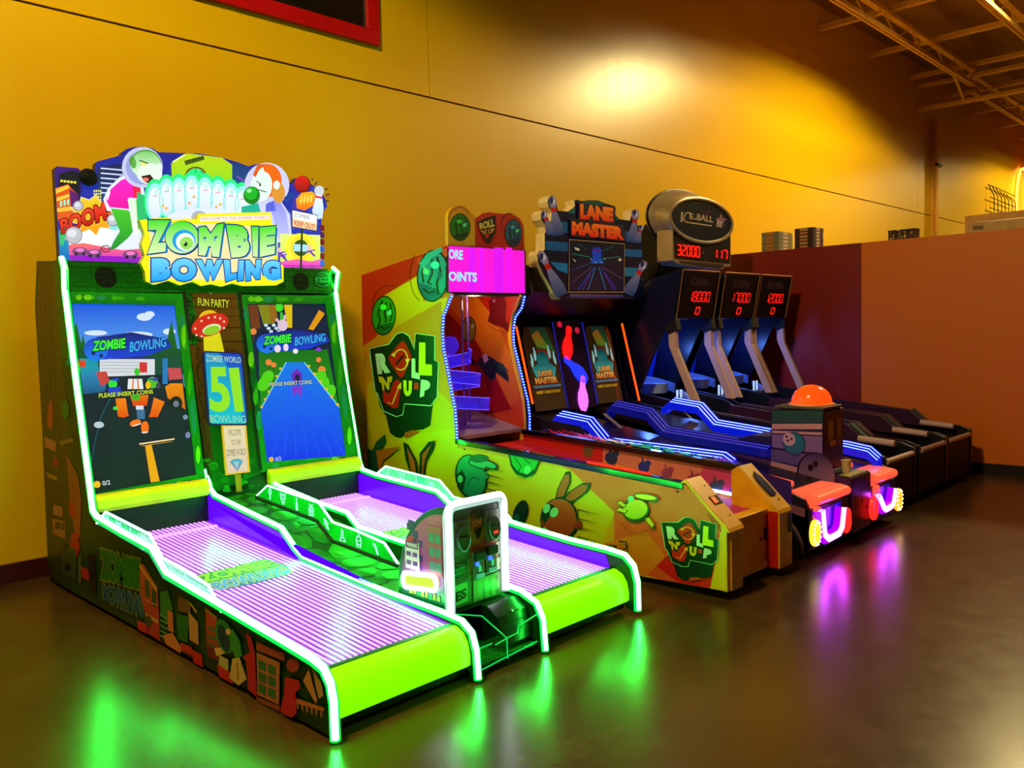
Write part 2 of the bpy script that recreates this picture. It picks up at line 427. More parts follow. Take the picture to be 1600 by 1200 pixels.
def bigbox(name, x0, x1, y0, y1, z0, z1, label, flap):
    t = thing(name, ((x0+x1)/2, (y0+y1)/2, z0), label, 'box')
    b = MB(); th = .006
    b.box(x0, x0+th, y0, y1, z0, z1, CARD).box(x1-th, x1, y0, y1, z0, z1, CARD).box(x0+th, x1-th, y0, y0+th, z0, z1, CARD).box(x0+th, x1-th, y1-th, y1, z0, z1, CARD).box(x0+th, x1-th, y0+th, y1-th, z0, z0+th, CARD)
    b.build('carton', t)
    if flap:
        MB().plate([(x0+.01, y0, z1), (x0+.3, y0+.02, z1+.035), (x0+.3, y1-.3, z1+.035), (x0+.01, y1, z1)], (0, 0, .004), CARD).build('flap', t)
        a = Art(lambda u, v: V((x0, u, v)), (-1, 0, 0)); a.rect(y1-.16, z0+.03, y1-.06, z0+.07, (120, 84, 44)); a.build('shipping_label', t, printed('carton_print', 0, .5))
    else: MB().box(x0, x1, y0, y1, z1, z1+.005, CARD).build('flap', t)
bigbox('cardboard_box', XP+.06, XP+.6, 1.75, 2.83, ZP+.001, ZP+.105, 'long low open cardboard box on the orange partition near the frame edge', True)
bigbox('cardboard_box', XP+.75, XP+1.3, 1.9, 3.05, ZP+.001, ZP+.26, 'taller closed cardboard box behind the low open box on the orange partition', False)

# far wall: wire rack and an orange neon sign
t = thing('wire_rack', (24.2, YW-.12, 4.0), 'thin dark wire rack hung on the far yellow wall beside the neon sign', 'rack')
b = MB()
for k in range(7): b.tube([(23.7+.33*k, YW-.03, 5.0-.02*k), (23.7+.33*k, YW-.16, 4.7), (23.75+.33*k, YW-.16, 4.1+.07*(k % 3)), (23.75+.33*k, YW-.05, 4.0+.07*(k % 3))], .012, dark, 5)
b.build('wire', t)
b = MB()
for q in (4.95, 4.66, 4.4): b.tube([(23.6, YW-.1, q), (25.9, YW-.1, q-.05)], .012, dark, 5)
b.build('crossbar', t)
t = thing('neon_sign', (26.6, YW, 4.1), 'orange neon letter glowing on the far yellow wall at the right edge', 'sign')
c = ony(1598, 318, YW-.06); P = [c+V((.62*math.cos(q), 0, .95*math.sin(q))) for q in [2*math.pi*k/28 for k in range(28)]]
MB().tube(P, .035, glow('orange_neon', (1, .22, .02), 9), 8, closed=True).build('neon_tube', t)
MB().box(c.x-.05, c.x+.05, YW-.06, YW, c.z+.85, c.z+1.0, dark).build('bracket', t)
# ================================================================== twin bowling machine with the green neon
ZB = thing('bowling_arcade_machine', (2.81, 4.4, 0), 'twin-lane zombie bowling arcade machine with glowing green neon edges and purple lanes', 'arcade machine')
NEONC = glow('neon_core_green', (.022, 1, .06), 88)
NEON_HALO = glow('neon_halo_green', (.0, 1, .06), 1.5, (0, 120, 40))  # glowing outer tube imitates the green bloom around the core
WHITEC = glow('neon_core_white', (.86, 1, .95), 7)
WHITE_HALO = glow('neon_halo_white', (.45, .62, .60), 1.0)  # same bloom imitation for the white tubes, a dimmer glowing outer tube
def neon(path, parent, r=.0125, core=NEONC, halo=NEON_HALO, off=(-.28, -.42, .5), name='neon_tube'):
    b = MB(); o = V(off).normalized()*r*1.0
    P = [V(p) for p in path]
    b.tube([p+o for p in P], r*1.05, core, 8); b.tube(P, r*1.5, halo, 8)
    return b.build(name, parent, smooth=True)
GREENP = mat('green_printed_laminate', (14, 66, 16), .38)
XL, XR = 1.80, 3.79
prof = [(6.12, .055), (2.835, .055), (2.80, .09), (2.805, .185), (2.84, .25), (2.93, .272), (4.27, .37), (4.45, .475), (5.30, .548), (5.56, 1.94), (5.605, 2.115), (6.03, 2.135), (6.12, 1.85)]
def n_path(X, pts): return [onx(a, b, X) for a, b in pts]
left = n_path(1.80, [(97, 405), (101, 420), (102, 455), (120, 600), (146, 800), (152, 809), (190, 832), (238, 858), (261, 897), (320, 932), (380, 967), (440, 1002), (488, 1031), (506, 1046), (517, 1070), (522, 1100), (524, 1157)])
right = n_path(3.785, [(521, 421), (529, 428), (525, 456), (542, 600), (562, 722), (567, 735), (590, 744), (640, 757), (684, 769), (704, 789), (760, 805), (813, 822), (890, 845), (950, 860), (977, 869), (990, 885), (996, 910), (997, 954)])
inl = n_path(2.565, [(315, 733), (323, 738), (329, 765), (336, 775), (380, 797), (440, 826), (461, 857), (474, 872), (520, 892), (600, 925), (690, 958), (722, 972), (737, 990), (744, 1018), (747, 1062)])
inr = n_path(3.03, [(409, 720), (417, 724), (424, 750), (428, 757), (470, 775), (503, 789), (543, 803), (561, 826), (633, 850), (700, 880), (760, 905), (815, 926), (838, 943), (848, 968), (852, 1017)])
def edge_profile(path, back): return back[:2] + [(p.y+.013, p.z-.011) for p in path[::-1]] + back[2:]
for x, pth in ((XL, left), (XR-.025, right)):
    MB().prism(edge_profile(pth, [(6.12, .055), (2.85, .055), (6.03, 2.135), (6.12, 1.85)]), 'x', x, x+.025, GREENP).build('side_panel', ZB)
for X, pth in ((2.565, inl), (3.03, inr)):   # inner lane sides
    MB().prism(edge_profile(pth, [(5.55, .07), (2.85, .07), (5.55, .7)]), 'x', X-.012, X+.012, GREENP).build('lane_side', ZB)
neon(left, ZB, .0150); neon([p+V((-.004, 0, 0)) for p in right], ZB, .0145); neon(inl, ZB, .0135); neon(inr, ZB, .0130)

# lanes: deck, lit ridges, inner walls, lime roll at the front
LDECK = mat('violet_lane', (110, 20, 190), .2, emit=(.23, .03, .56), es=.72)
LSTRIP = glow('lane_strip_light', (.93, .48, 1.0), 1.05, (60, 40, 70))
LWALL = mat('violet_lane_wall', (80, 8, 200), .25, emit=(.11, .0, .82), es=.9)
LIME = mat('lime_roll', (120, 200, 0), .3, emit=(.21, 1, 0), es=1.0)
YBUMP = mat('yellow_bumper', (250, 225, 10), .45)
def zl(y): return .245+(y-2.93)*.0625
for (a, b, nm) in ((1.83, 2.553, 'left'), (3.042, 3.765, 'right')):
    y0, y1 = 2.93, 5.72
    ln = MB().prism([(y0, zl(y0)-.02), (y1, zl(y1)-.02), (y1, zl(y1)), (y0, zl(y0))], 'x', a, b, LDECK).build('lane', ZB)
    st = MB(); n = 22; inset = .045
    for k in range(n):
        x = a+inset+(b-a-2*inset)*k/(n-1); hw = .0058
        for (p, q) in ((y0+.01, 5.165), (5.20, 5.69)):
            st.prism([(p, zl(p)), (q, zl(q)), (q, zl(q)+.004), (p, zl(p)+.004)], 'x', x-hw, x+hw, LSTRIP)
    st.build('lane_ridges', ln, kind='stuff', label='rows of thin white-lit ridges running along the lane')
    MB().prism([(5.17, zl(5.17)), (5.195, zl(5.195)), (5.195, zl(5.195)+.012), (5.17, zl(5.17)+.012)], 'x', a+.03, b-.03, LSTRIP).build('cross_bar', ln, bevel=.002)
    for X, pth in (((a, left), (b, inl)) if nm == 'left' else ((a, inr), (b, right))):
        up = [(p.y, p.z-.02) for p in pth if p.y > 2.93 and p.z < .75 and p.y < 5.36]
        MB().prism([(2.93, zl(2.93)-.01), (5.7, zl(5.7)), (5.7, .545), (5.36, .535)] + sorted(up, key=lambda q: -q[0]), 'x', X-.004, X+.004, LWALL).build('lane_wall', ZB)
    R = [(2.93, zl(2.93)+.004), (2.885, .246), (2.84, .225), (2.812, .185), (2.80, .13), (2.80, .085), (2.82, .07), (2.93, .07)]
    MB().prism(R, 'x', a+.006, b-.006, LIME).build('front_roll', ZB, smooth=True, label='glowing lime green front roll')
    MB().prism([(2.93, zl(2.93)+.006), (2.905, .25), (2.90, .238), (2.93, .236)], 'x', a+.004, b-.004, mat('dark_green_edge', (10, 60, 6), .4)).build('edge_strip', ZB)
    MB().box(a-.02, b+.02, 2.86, 2.90, .02, .07, dark).build('toe_board', ZB)
    MB().box(a+.02, b-.02, 2.90, 5.7, .06, .20, dark).build('underframe', ZB)
    for x in (a+.12, b-.12):
        c = MB(); c.lathe((x, 2.95, 0), [(.022, 0), (.022, .012), (.008, .014), (.008, .07)], steel, 12); c.build('levelling_foot', ZB)
    # sticker on the lane
    k = 0 if nm == 'left' else 1
    sx0, sx1 = a+.11, b-.13; sy0, sy1 = 4.02, 4.36
    ar = Art(lambda u, v: V((sx0+(sx1-sx0)*u, sy0+(sy1-sy0)*v, zl(sy0+(sy1-sy0)*v)+.0055)), (0, 0, 1))
    ar.poly([(0, .5), (.1, .95), (.5, .9), (.9, 1), (1, .45), (.93, .05), (.45, 0), (.06, .08)], (30, 60, 190), (110, 210, 70))
    ar.text('ZOMBIE', ((.05, .93), (.95, .96), (.97, .54), (.04, .54)), (170, 235, 60), bold=.05, out=(30, 110, 40))
    ar.text('BOWLING', ((.08, .47), (.95, .47), (.93, .08), (.07, .1)), (60, 150, 255), bold=.04, out=(250, 220, 40))
    ar.build('lane_sticker', ln, printed('lane_sticker_print', .75))

# ------------------------------------------------ cabinet behind the lanes
PA, PB = V((0, 5.58, 1.95)), V((0, 5.33, .57))
PN = V((0, PB.z-PA.z, PA.y-PB.y)).normalized()
if PN.y > 0: PN = -PN
def scr(x, y): return hit(x, y, PA, PN)
MB().prism([(5.60, 1.95), (5.35, .57), (5.35, .3), (6.1, .07), (6.1, 1.8), (6.02, 2.10), (5.62, 2.10)], 'x', XL+.03, XR-.03, dark).build('cabinet', ZB, bevel=.004)
def screen(P4, outer, label):
    """bezel frame plus glass"""
    bz = Art(scr, PN, start=.004)
    o = outer; i = P4
    for k in range(4):
        j = (k+1) % 4
        bz.poly([o[k], o[j], i[j], i[k]], (24, 140, 26), (14, 110, 34))
    mid = [tuple((a+b)/2 for a, b in zip(o[k], i[k])) for k in range(4)]
    random.seed(len(label))
    for k in range(4):
        for q in range(7):
            t = random.uniform(.04, .96); p = [mid[k][z]+(mid[(k+1) % 4][z]-mid[k][z])*t for z in (0, 1)]
            bz.ell(p[0], p[1], random.uniform(4, 9) if k % 2 == 0 else random.uniform(3, 5), random.uniform(3, 5) if k % 2 == 0 else random.uniform(8, 22),
                   random.choice([(120, 200, 30), (30, 130, 120), (60, 160, 30), (12, 90, 50)]), n=10)
    f = MB()
    for k in range(4):
        j = (k+1) % 4
        f.plate([scr(*o[k])+PN*.003, scr(*o[j])+PN*.003, scr(*i[j])+PN*.003, scr(*i[k])+PN*.003], -PN*.03, mat('bezel_green', (10, 60, 20), .4))
    sc = f.build('screen', ZB, label=label)
    MB().plate([scr(*p)-PN*.006 for p in i], -PN*.02, mat('screen_glass', (4, 6, 10), .06)).build('glass', sc)
    bz.build('bezel_print', sc, printed('bezel_prints', 0))
    return sc
SL = screen([(112, 474), (273, 477), (306, 742), (146, 772)], [(101, 455), (286, 459), (321, 757), (142, 790)], 'left upright screen showing a road scene')
SR = screen([(386, 475), (508, 475), (540, 712), (417, 722)], [(373, 460), (519, 462), (561, 718), (408, 738)], 'right upright screen showing a blue lane')
GLOW1 = printed('screen_picture', 1.0, .12)
def on_screen(): return Art(scr, PN, start=-.0045)
def game_logo(a, dx, dy, s=1.):
    def q(x, y): return (dx+(x-150)*s, dy+(y-545)*s)
    a.poly([q(150, 527), q(205, 519), q(262, 530), q(268, 542), q(230, 556), q(160, 562)], (10, 20, 110), (20, 60, 220))
    a.ell(*q(150, 546), 19*s, 18*s, (20, 60, 200), c2=(20, 120, 240)); a.ell(*q(146, 552), 3*s, 3*s, (8, 20, 90)); a.ell(*q(158, 556), 3*s, 3*s, (8, 20, 90))
    a.text('ZOMBIE', (q(146, 533), q(196, 528), q(196, 544), q(144, 549)), (60, 240, 60), bold=.04, out=(4, 40, 20))
    a.text('BOWLING', (q(203, 534), q(259, 527), q(260, 542), q(202, 551)), (50, 170, 240), bold=.03, out=(6, 30, 120))
a = on_screen()
a.poly([(112, 474), (273, 477), (290, 605), (126, 605)], (10, 84, 224), (110, 190, 250))
for (x, y, rx, ry) in ((226, 495, 12, 6), (234, 491, 8, 5), (150, 520, 18, 4), (215, 523, 24, 5), (265, 518, 10, 5), (180, 528, 20, 5)): a.ell(x, y, rx, ry, (215, 232, 250))
for (x, h, wd) in ((119, 60, 16), (130, 40, 10), (147, 30, 8), (234, 32, 9), (252, 36, 9), (268, 62, 15)):
    a.poly([(x, 562-h), (x+wd, 570), (x-wd, 570)], (18, 110, 30), (8, 70, 24))
a.poly([(118, 545), (282, 545), (287, 585), (123, 590)], (10, 80, 40), (14, 66, 60))
a.poly([(124, 560), (152, 560), (158, 600), (128, 602)], (20, 150, 170)); a.poly([(122, 563), (134, 563), (134, 573), (123, 573)], (220, 60, 30))
a.rect(156, 561, 242, 588, (215, 220, 225)); a.poly([(150, 561), (192, 552), (250, 561)], (30, 40, 110)); a.rect(218, 566, 230, 582, (210, 40, 50))
for k in range(4): a.line([(158, 566+5*k), (216, 566+5*k)], .9, (150, 160, 180))
a.poly([(124, 590), (285, 584), (306, 742), (146, 772)], (16, 26, 46), (6, 12, 30))
a.poly([(126, 585), (150, 578), (168, 592), (164, 612), (130, 616)], (40, 140, 190), (20, 80, 130)); a.poly([(150, 582), (166, 580), (172, 596), (158, 604)], (200, 60, 60))
a.rect(254, 560, 262, 600, (30, 120, 190)); a.poly([(262, 575), (282, 575), (285, 592), (264, 594)], (200, 70, 80))
a.poly([(258, 604), (266, 599), (285, 599), (290, 640), (262, 622)], (240, 140, 10), (200, 100, 6)); a.ell(275, 630, 10, 11, (14, 14, 20)); a.ell(275, 631, 4.5, 5, (110, 120, 140))
game_logo(a, 150, 545)
# small cartoon figures in the road
a.ell(211, 600, 12, 12, (24, 28, 40)); a.poly([(200, 592), (222, 592), (224, 608), (199, 608)], (230, 235, 240)); a.line([(208, 592), (207, 608)], 2.2, (240, 120, 30)); a.line([(215, 592), (216, 608)], 2.2, (240, 120, 30))
a.ell(214, 581, 4.5, 6, (60, 200, 40)); a.ell(176, 600, 7, 7, (50, 220, 60)); a.poly([(168, 594), (184, 590), (186, 596)], (30, 70, 200)); a.poly([(168, 606), (188, 604), (190, 618), (170, 619)], (30, 60, 200))
a.ell(238, 598, 9, 9, (80, 190, 40)); a.poly([(230, 592), (246, 590), (246, 597)], (60, 70, 160)); a.ell(231, 602, 4, 6, (240, 190, 20)); a.ell(247, 603, 3.5, 5, (60, 60, 90))
a.poly([(203, 618), (232, 617), (229, 634), (208, 635)], (235, 110, 10), (220, 50, 10)); a.ell(212, 621, 7, 5, (60, 180, 30)); a.rect(212, 634, 224, 640, (220, 225, 235)); a.poly([(213, 640), (226, 640), (226, 655), (214, 655)], (60, 110, 150))
for P in ([(180, 623), (196, 622), (199, 643), (201, 650), (192, 653), (184, 651)], [(240, 621), (257, 628), (246, 652), (232, 652), (236, 640)]): a.poly(P, (245, 130, 10), (225, 80, 6))
a.ell(211, 661, 9, 5, (245, 120, 20), rot=-18); a.ell(226, 668, 6, 10, (245, 110, 15)); a.line([(206, 666), (220, 662)], 1.6, (235, 235, 235)); a.line([(221, 676), (231, 675)], 1.8, (235, 235, 235)); a.ell(180, 638, 4, 3, (60, 220, 60))
a.text('PLEASE INSERT COINS', ((154, 615), (238, 609), (239, 615), (154, 622)), (215, 235, 60), bold=.01, out=(60, 90, 10))
a.poly([(226, 696), (236, 694), (249, 752), (235, 754)], (235, 170, 10)); a.line([(148, 690), (158, 650), (172, 622)], 3, (20, 60, 80)); a.line([(142, 722), (148, 690)], 4, (16, 50, 66))
a.ell(154, 664, 8, 5, (190, 205, 215)); a.ell(289, 652, 4, 4, (120, 140, 170)); a.ell(293, 680, 4, 5, (120, 130, 170))
a.line([(217, 694), (272, 686)], 2.2, (255, 225, 160)); a.line([(220, 697), (268, 690)], 1.2, (180, 130, 50))  # pale streak: neon reflection on the glass, drawn into the picture
a.ell(151, 757, 5.5, 5.5, (240, 190, 20)); a.text('0/2', ((159, 752), (171, 750), (172, 757), (160, 759)), (215, 225, 235), bold=.01)
a.build('picture', SL, GLOW1)
a = on_screen()
a.poly([(386, 475), (508, 475), (540, 712), (417, 722)], (10, 20, 56), (10, 30, 60))
a.poly([(388, 476), (402, 476), (408, 512), (394, 516)], (110, 50, 24)); a.poly([(403, 476), (420, 476), (430, 505), (412, 507)], (130, 130, 20)); a.poly([(444, 476), (457, 476), (457, 512), (450, 512)], (225, 190, 10)); a.poly([(420, 476), (432, 476), (434, 500), (424, 506)], (150, 100, 20))
a.poly([(499, 484), (508, 490), (490, 516), (482, 514)], (225, 150, 10)); a.ell(437, 480, 6, 7, (60, 220, 40)); a.line([(440, 488), (440, 500)], 4, (50, 200, 40)); a.line([(432, 498), (442, 512), (446, 492)], 5, (215, 180, 205)); a.ell(442, 508, 8, 9, (225, 195, 215))
for k in range(6): a.ell(416+4*k, 508+(k % 3)*5, 3, 2.5, (200, 225, 245))
a.poly([(404, 548), (512, 546), (532, 650), (408, 652)], (16, 110, 20), (30, 150, 20))
for (x, y, r) in ((420, 566, 5), (428, 570, 4), (498, 562, 4), (503, 578, 6), (396, 518, 5), (502, 525, 4)): a.ell(x, y, r, r, (235, 130, 60)); a.line([(x, y+r), (x, y+3*r)], 1.5, (90, 50, 20))
for (x, y) in ((412, 600), (418, 590), (505, 600), (515, 612), (500, 590)): a.ell(x, y, 9, 12, (80, 210, 20), rot=30)
a.poly([(447, 566), (475, 566), (532, 640), (540, 712), (417, 722), (407, 640)], (14, 120, 230), (6, 30, 235))
for k in range(7): a.line([(456+2*k, 590), (424+19*k, 719-1.4*k)], 1.4, (24, 80, 250))
a.line([(447, 566), (408, 638)], 1.6, (130, 220, 250)); a.line([(475, 566), (531, 638)], 1.6, (130, 220, 250))
for k in range(6): a.ell(482+9*k, 572+12*k, 3, 2, (230, 180, 40)); a.ell(438-6*k, 576+12*k, 2.4, 2, (220, 180, 40))
a.poly([(455, 584), (463, 576), (472, 584), (470, 600), (458, 600)], (120, 30, 190), (70, 20, 170)); a.ell(464, 590, 4, 5, (10, 10, 60)); a.poly([(456, 604), (472, 604), (470, 622), (464, 612), (458, 620)], (130, 40, 200))
game_logo(a, 416, 536, .84); a.ell(433, 545, 5, 6, (235, 220, 235)); a.ell(446, 543, 4, 6, (235, 220, 235)); a.ell(461, 549, 4, 4, (235, 225, 240)); a.ell(497, 546, 4, 3, (150, 40, 220))
a.text('PLEASE INSERT COINS', ((420, 598), (486, 594), (487, 600), (420, 604)), (205, 225, 190), bold=.01, out=(30, 60, 90))
a.ell(423, 718, 4, 4, (220, 180, 30)); a.text('0/2', ((429, 715), (438, 713), (439, 719), (430, 721)), (190, 205, 225), bold=.01)
a.build('picture', SR, GLOW1)

# yellow bumpers under the screens, dark target pocket below
for (x0, x1) in ((1.835, 2.545), (2.99, 3.76)):
    MB().prism([(5.36, .685), (5.318, .675), (5.298, .645), (5.298, .60), (5.318, .572), (5.36, .57)], 'x', x0, x1, YBUMP).build('bumper', ZB, bevel=.01, seg=3, label='yellow padded bumper under the screen')
# ------------------------------------------------ centre board
cb = Art(scr, PN, start=.002, step=.00006)
cb.poly([(288, 450), (375, 452), (410, 738), (330, 772)], (14, 90, 18), (6, 70, 10))
cb.poly([(296, 452), (368, 453), (386, 590), (392, 640), (350, 640), (318, 600)], (112, 66, 18), (84, 48, 14))
for k, (y, w_) in enumerate(((466, 1.2), (480, .8), (493, 1.0), (511, 1.6), (533, 1.6), (560, 1), (585, 1), (610, 1))):
    cb.line([(297+.12*(y-450)+(6 if k == 3 else 0), y), (372+.12*(y-450), y+1)], w_, (40, 20, 6))
cb.line([(289, 456), (300, 452), (318, 451), (329, 459), (340, 452), (352, 457), (370, 455)], 1.6, (150, 190, 215))
random.seed(5)
for k in range(60): cb.ell(294+random.uniform(-4, 8)+k*.12, 462+k*1.25, random.uniform(2, 4), random.uniform(2, 4), random.choice([(10, 60, 10), (20, 100, 24), (6, 40, 6)]), n=7)
cb.poly([(296, 540), (312, 540), (333, 725), (322, 730)], (96, 54, 14), (70, 36, 10))
for k in range(26): cb.ell(305+k*.75+random.uniform(-4, 5), 545+k*7, 2.5, 3.5, (56, 28, 8), n=6)
random.seed(9)
for k in range(26): cb.ell(random.uniform(322, 400), 745+random.uniform(-30, 22), random.uniform(4, 9), random.uniform(3, 6), random.choice([(10, 96, 14), (8, 60, 8), (16, 120, 20)]), n=8)
cb.build('centre_board_print', ZB, printed('cabinet_print', 0))
MB().plate([scr(288, 450)+PN*.001, scr(375, 452)+PN*.001, scr(410, 738)+PN*.001, scr(330, 772)+PN*.001], -PN*.02, GREENP).build('centre_board', ZB)
for (p, q) in (((286, 452), (330, 770)), ((373, 452), (407, 735))):
    d = V((1, 0, 0))*.012
    MB().plate([scr(*p)+PN*.006-d, scr(*p)+PN*.006+d, scr(*q)+PN*.006+d, scr(*q)+PN*.006-d], -PN*.01, dark).build('board_edge', ZB)
gl = Art(scr, PN, start=.0075)
gl.text('FUN PARTY', ((308, 466), (357, 469), (357, 482), (309, 478)), (225, 235, 50), bold=.01, out=(60, 50, 6))
gl.poly([(317, 524), (342, 517), (350, 552), (318, 552)], (240, 230, 10), (235, 225, 20))
gl.ell(325, 498, 16, 13, (245, 210, 20), rot=-16, c2=(240, 150, 20)); gl.ell(327, 508, 30, 17, (225, 20, 20), rot=-18); gl.ell(330, 515, 15, 8, (235, 245, 190), rot=-16); gl.ell(330, 516.5, 13, 6.5, (150, 220, 40), rot=-16)
for (x, y) in ((304, 514), (306, 524), (314, 502), (325, 497), (335, 496), (343, 498), (349, 503), (349, 513), (314, 526)): gl.ell(x, y, 1.8, 1.8, (250, 235, 190), n=8)
gl.build('ufo_print', ZB, printed('ufo_prints', .85))
sg = Art(scr, PN, start=.020)
sg.poly([(318, 549), (373, 552), (377, 556), (386, 660), (383, 665), (328, 665), (323, 661), (315, 553)], (6, 20, 90))
sg.poly([(319, 551.5), (372, 554.5), (374, 558), (383, 659), (381, 662.5), (330, 662.5), (326, 659), (318, 555)], (6, 150, 215), (0, 215, 225))
sg.poly([(341, 552), (372, 554.5), (374, 558), (377, 585), (362, 584), (352, 572)], (10, 60, 210), (10, 110, 220)); sg.poly([(374, 558), (383, 659), (377, 661), (369, 575)], (16, 70, 220), (10, 150, 225), )
sg.text('ZOMBIE WORLD', ((320, 555), (374, 559), (375, 568), (320, 566)), (190, 235, 200), bold=.01)
sg.text('5', ((324, 574), (352, 574), (360, 645), (326, 644)), (160, 250, 40), bold=.035)
sg.text('1', ((355, 576), (371, 575), (379, 644), (365, 644)), (160, 250, 40), bold=.045)
sg.text('BOWLING', ((325, 649), (381, 650), (383, 661), (326, 661)), (170, 230, 170), bold=.0)
so = MB().plate([scr(*p)+PN*.0195 for p in [(318, 549), (373, 552), (377, 556), (386, 660), (383, 665), (328, 665), (323, 661), (315, 553)]], -PN*.014, mat('sign_edge_blue', (6, 20, 90), .4)).build('world_sign', ZB, label='cyan numbered sign under the flying saucer')
sg.build('lettering', so, printed('sign_print', .82))
wp = [(344, 664), (383, 663.5), (389, 738), (351, 743)]
wg = Art(scr, PN, start=.0165)
wg.poly(wp, (250, 200, 30)); wg.poly([(347, 667), (380.5, 666), (386, 736), (353.5, 740)], (250, 238, 190), (245, 215, 190))
wg.text('WELCOME', ((354, 672), (374, 671), (375, 680), (355, 681)), (90, 80, 40), bold=-.005); wg.text('TO THE', ((359, 688), (374, 687), (374, 695), (360, 696)), (90, 80, 40), bold=-.005); wg.text('ZOMBIE WORLD', ((352, 703), (382, 701), (382, 711), (353, 713)), (90, 80, 40), bold=-.005)
wg.poly([(357, 722), (363, 718), (372, 717), (378, 721), (369, 737)], (40, 190, 205), (150, 110, 200)); wg.poly([(362, 722), (372, 721), (369, 735)], (150, 225, 235), (200, 180, 225))
wo_ = MB().plate([scr(*p)+PN*.016 for p in wp], -PN*.012, mat('sign_edge_yellow', (200, 150, 20), .4)).build('welcome_sign', ZB, label='small cream welcome sign with yellow frame')
wg.build('lettering', wo_, printed('sign_print', .82))
MB().plate([scr(*p)+PN*.012 for p in [(366, 742), (375, 741), (377, 768), (369, 769)]], -PN*.011, mat('sign_post_wood', (190, 110, 30), .5)).build('sign_post', wo_)

# ------------------------------------------------ brick fascia with speakers
fy = 5.592
MB().prism([(5.575, 1.945), (fy, 2.10), (fy+.02, 2.11), (5.61, 1.945)], 'x', XL+.03, XR-.03, GREENP).build('fascia', ZB)
fp = lambda x, y: hit(x, y, (0, 5.574, 1.945), V((0, -(2.10-1.945), fy-5.575)).normalized())
fn = V((0, -(2.10-1.945), fy-5.575)).normalized()
fa = Art(fp, fn, start=.002)
fa.poly([(108, 407), (512, 420), (518, 458), (106, 456)], (8, 84, 14), (12, 96, 16))
for r in range(6):
    y = 412+8*r; fa.line([(110, y-3), (507, y+4)], .8, (4, 44, 6))
    for k in range(26): fa.line([(112+15*k+(r % 2)*7.5, y-3+.25*k), (112+15*k+(r % 2)*7.5, y+5+.25*k)], .8, (4, 44, 6))
fa.build('brick_print', ZB, printed('cabinet_print', 0))
for (x, y) in ((165, 433), (470, 440)):
    c = fp(x, y); s_ = MB(); s_.lathe(c+fn*.001, [(.066, 0), (.066, .006), (.055, .006), (.054, .003), (0.001, .003)], black, 26, fn); sp = s_.build('speaker', ZB)
    h = MB(); u = V((1, 0, 0)); v = fn.cross(u)
    for i in range(-3, 4):
        for j in range(-3, 4):
            if i*i+j*j < 11: q = c+u*i*.013+v*j*.013+fn*.0045; h.cyl(q, q+fn*.001, .004, rubber, 8)
    h.build('grille_holes', sp)
c = (504, 437); em = Art(fp, fn, start=.006)
em.ell(*c, 12, 12, (40, 150, 110)); em.ell(*c, 10, 10, (8, 70, 40)); em.ring(*c, 10, 4, 1.5, (50, 190, 130)); em.ring(*c, 5, 2, 1.2, (60, 200, 140)); em.ell(c[0], c[1]-5, 6, 3, (30, 130, 90))
em.build('badge', ZB, printed('cabinet_print', 0), label='round teal badge beside the right speaker')

# ------------------------------------------------ lit header board
HY = 5.64
hp = lambda x, y: ony(x, y, HY)
hn = V((0, -1, 0))
HO = [(85, 264), (89, 260), (122, 263), (126, 268), (128, 285), (146, 287), (149, 256), (153, 252), (176, 246), (188, 243), (191, 238), (198, 233), (208, 230), (222, 229), (238, 232), (248, 238), (275, 239), (310, 240), (345, 246), (370, 253), (388, 260), (398, 257), (414, 255), (430, 261), (441, 272), (446, 283), (456, 288), (461, 279), (470, 276), (479, 281), (484, 287), (492, 292), (502, 302), (509, 312), (511, 323), (501, 335), (502, 345), (503, 421), (300, 418), (93, 408)]
hb = MB().plate([hp(*p) for p in HO], (0, .05, 0), mat('header_edge', (24, 24, 40), .4)).build('header_board', ZB, label='lit cut-out header board with cartoon city scene')
h = Art(hp, hn, start=.002)
h.poly(HO, (20, 24, 140), (40, 60, 190))
h.poly([(85, 264), (89, 260), (122, 263), (126, 268), (129, 300), (86, 300)], (62, 6, 120), (30, 20, 120))
h.poly([(92, 272), (112, 266), (124, 270), (126, 320), (90, 320)], (16, 14, 34)); 
for k in range(5): h.rect(94+5.2*k, 281+.6*k, 98+5.2*k, 284.5+.6*k, (240, 225, 60))
h.poly([(153, 262), (190, 256), (206, 262), (206, 320), (150, 320)], (16, 26, 74), (30, 60, 120))
for k in range(6): h.line([(157, 263+7.6*k), (192, 266+7.6*k)], 2.2, (205, 220, 245)); 
for k in range(4):
    for j in range(4): h.rect(146+3.2*k, 297+4.6*j, 148+3.2*k, 300+4.6*j, (240, 235, 140))
h.poly([(86, 294), (106, 288), (112, 296), (120, 303), (122, 350), (90, 345)], (228, 76, 20), (225, 96, 30)); h.poly([(86, 296), (106, 289), (108, 294), (87, 303)], (245, 200, 60)); h.poly([(88, 309), (107, 303), (108, 308), (88, 315)], (245, 200, 60)); h.poly([(88, 326), (112, 322), (112, 329), (89, 332)], (245, 190, 60))
h.poly([(108, 296), (122, 304), (122, 340), (110, 322)], (90, 20, 110))
for k in range(3): h.rect(93+5.5*k, 314-1.4*k, 96.5+5.5*k, 323-1.4*k, (150, 235, 190))
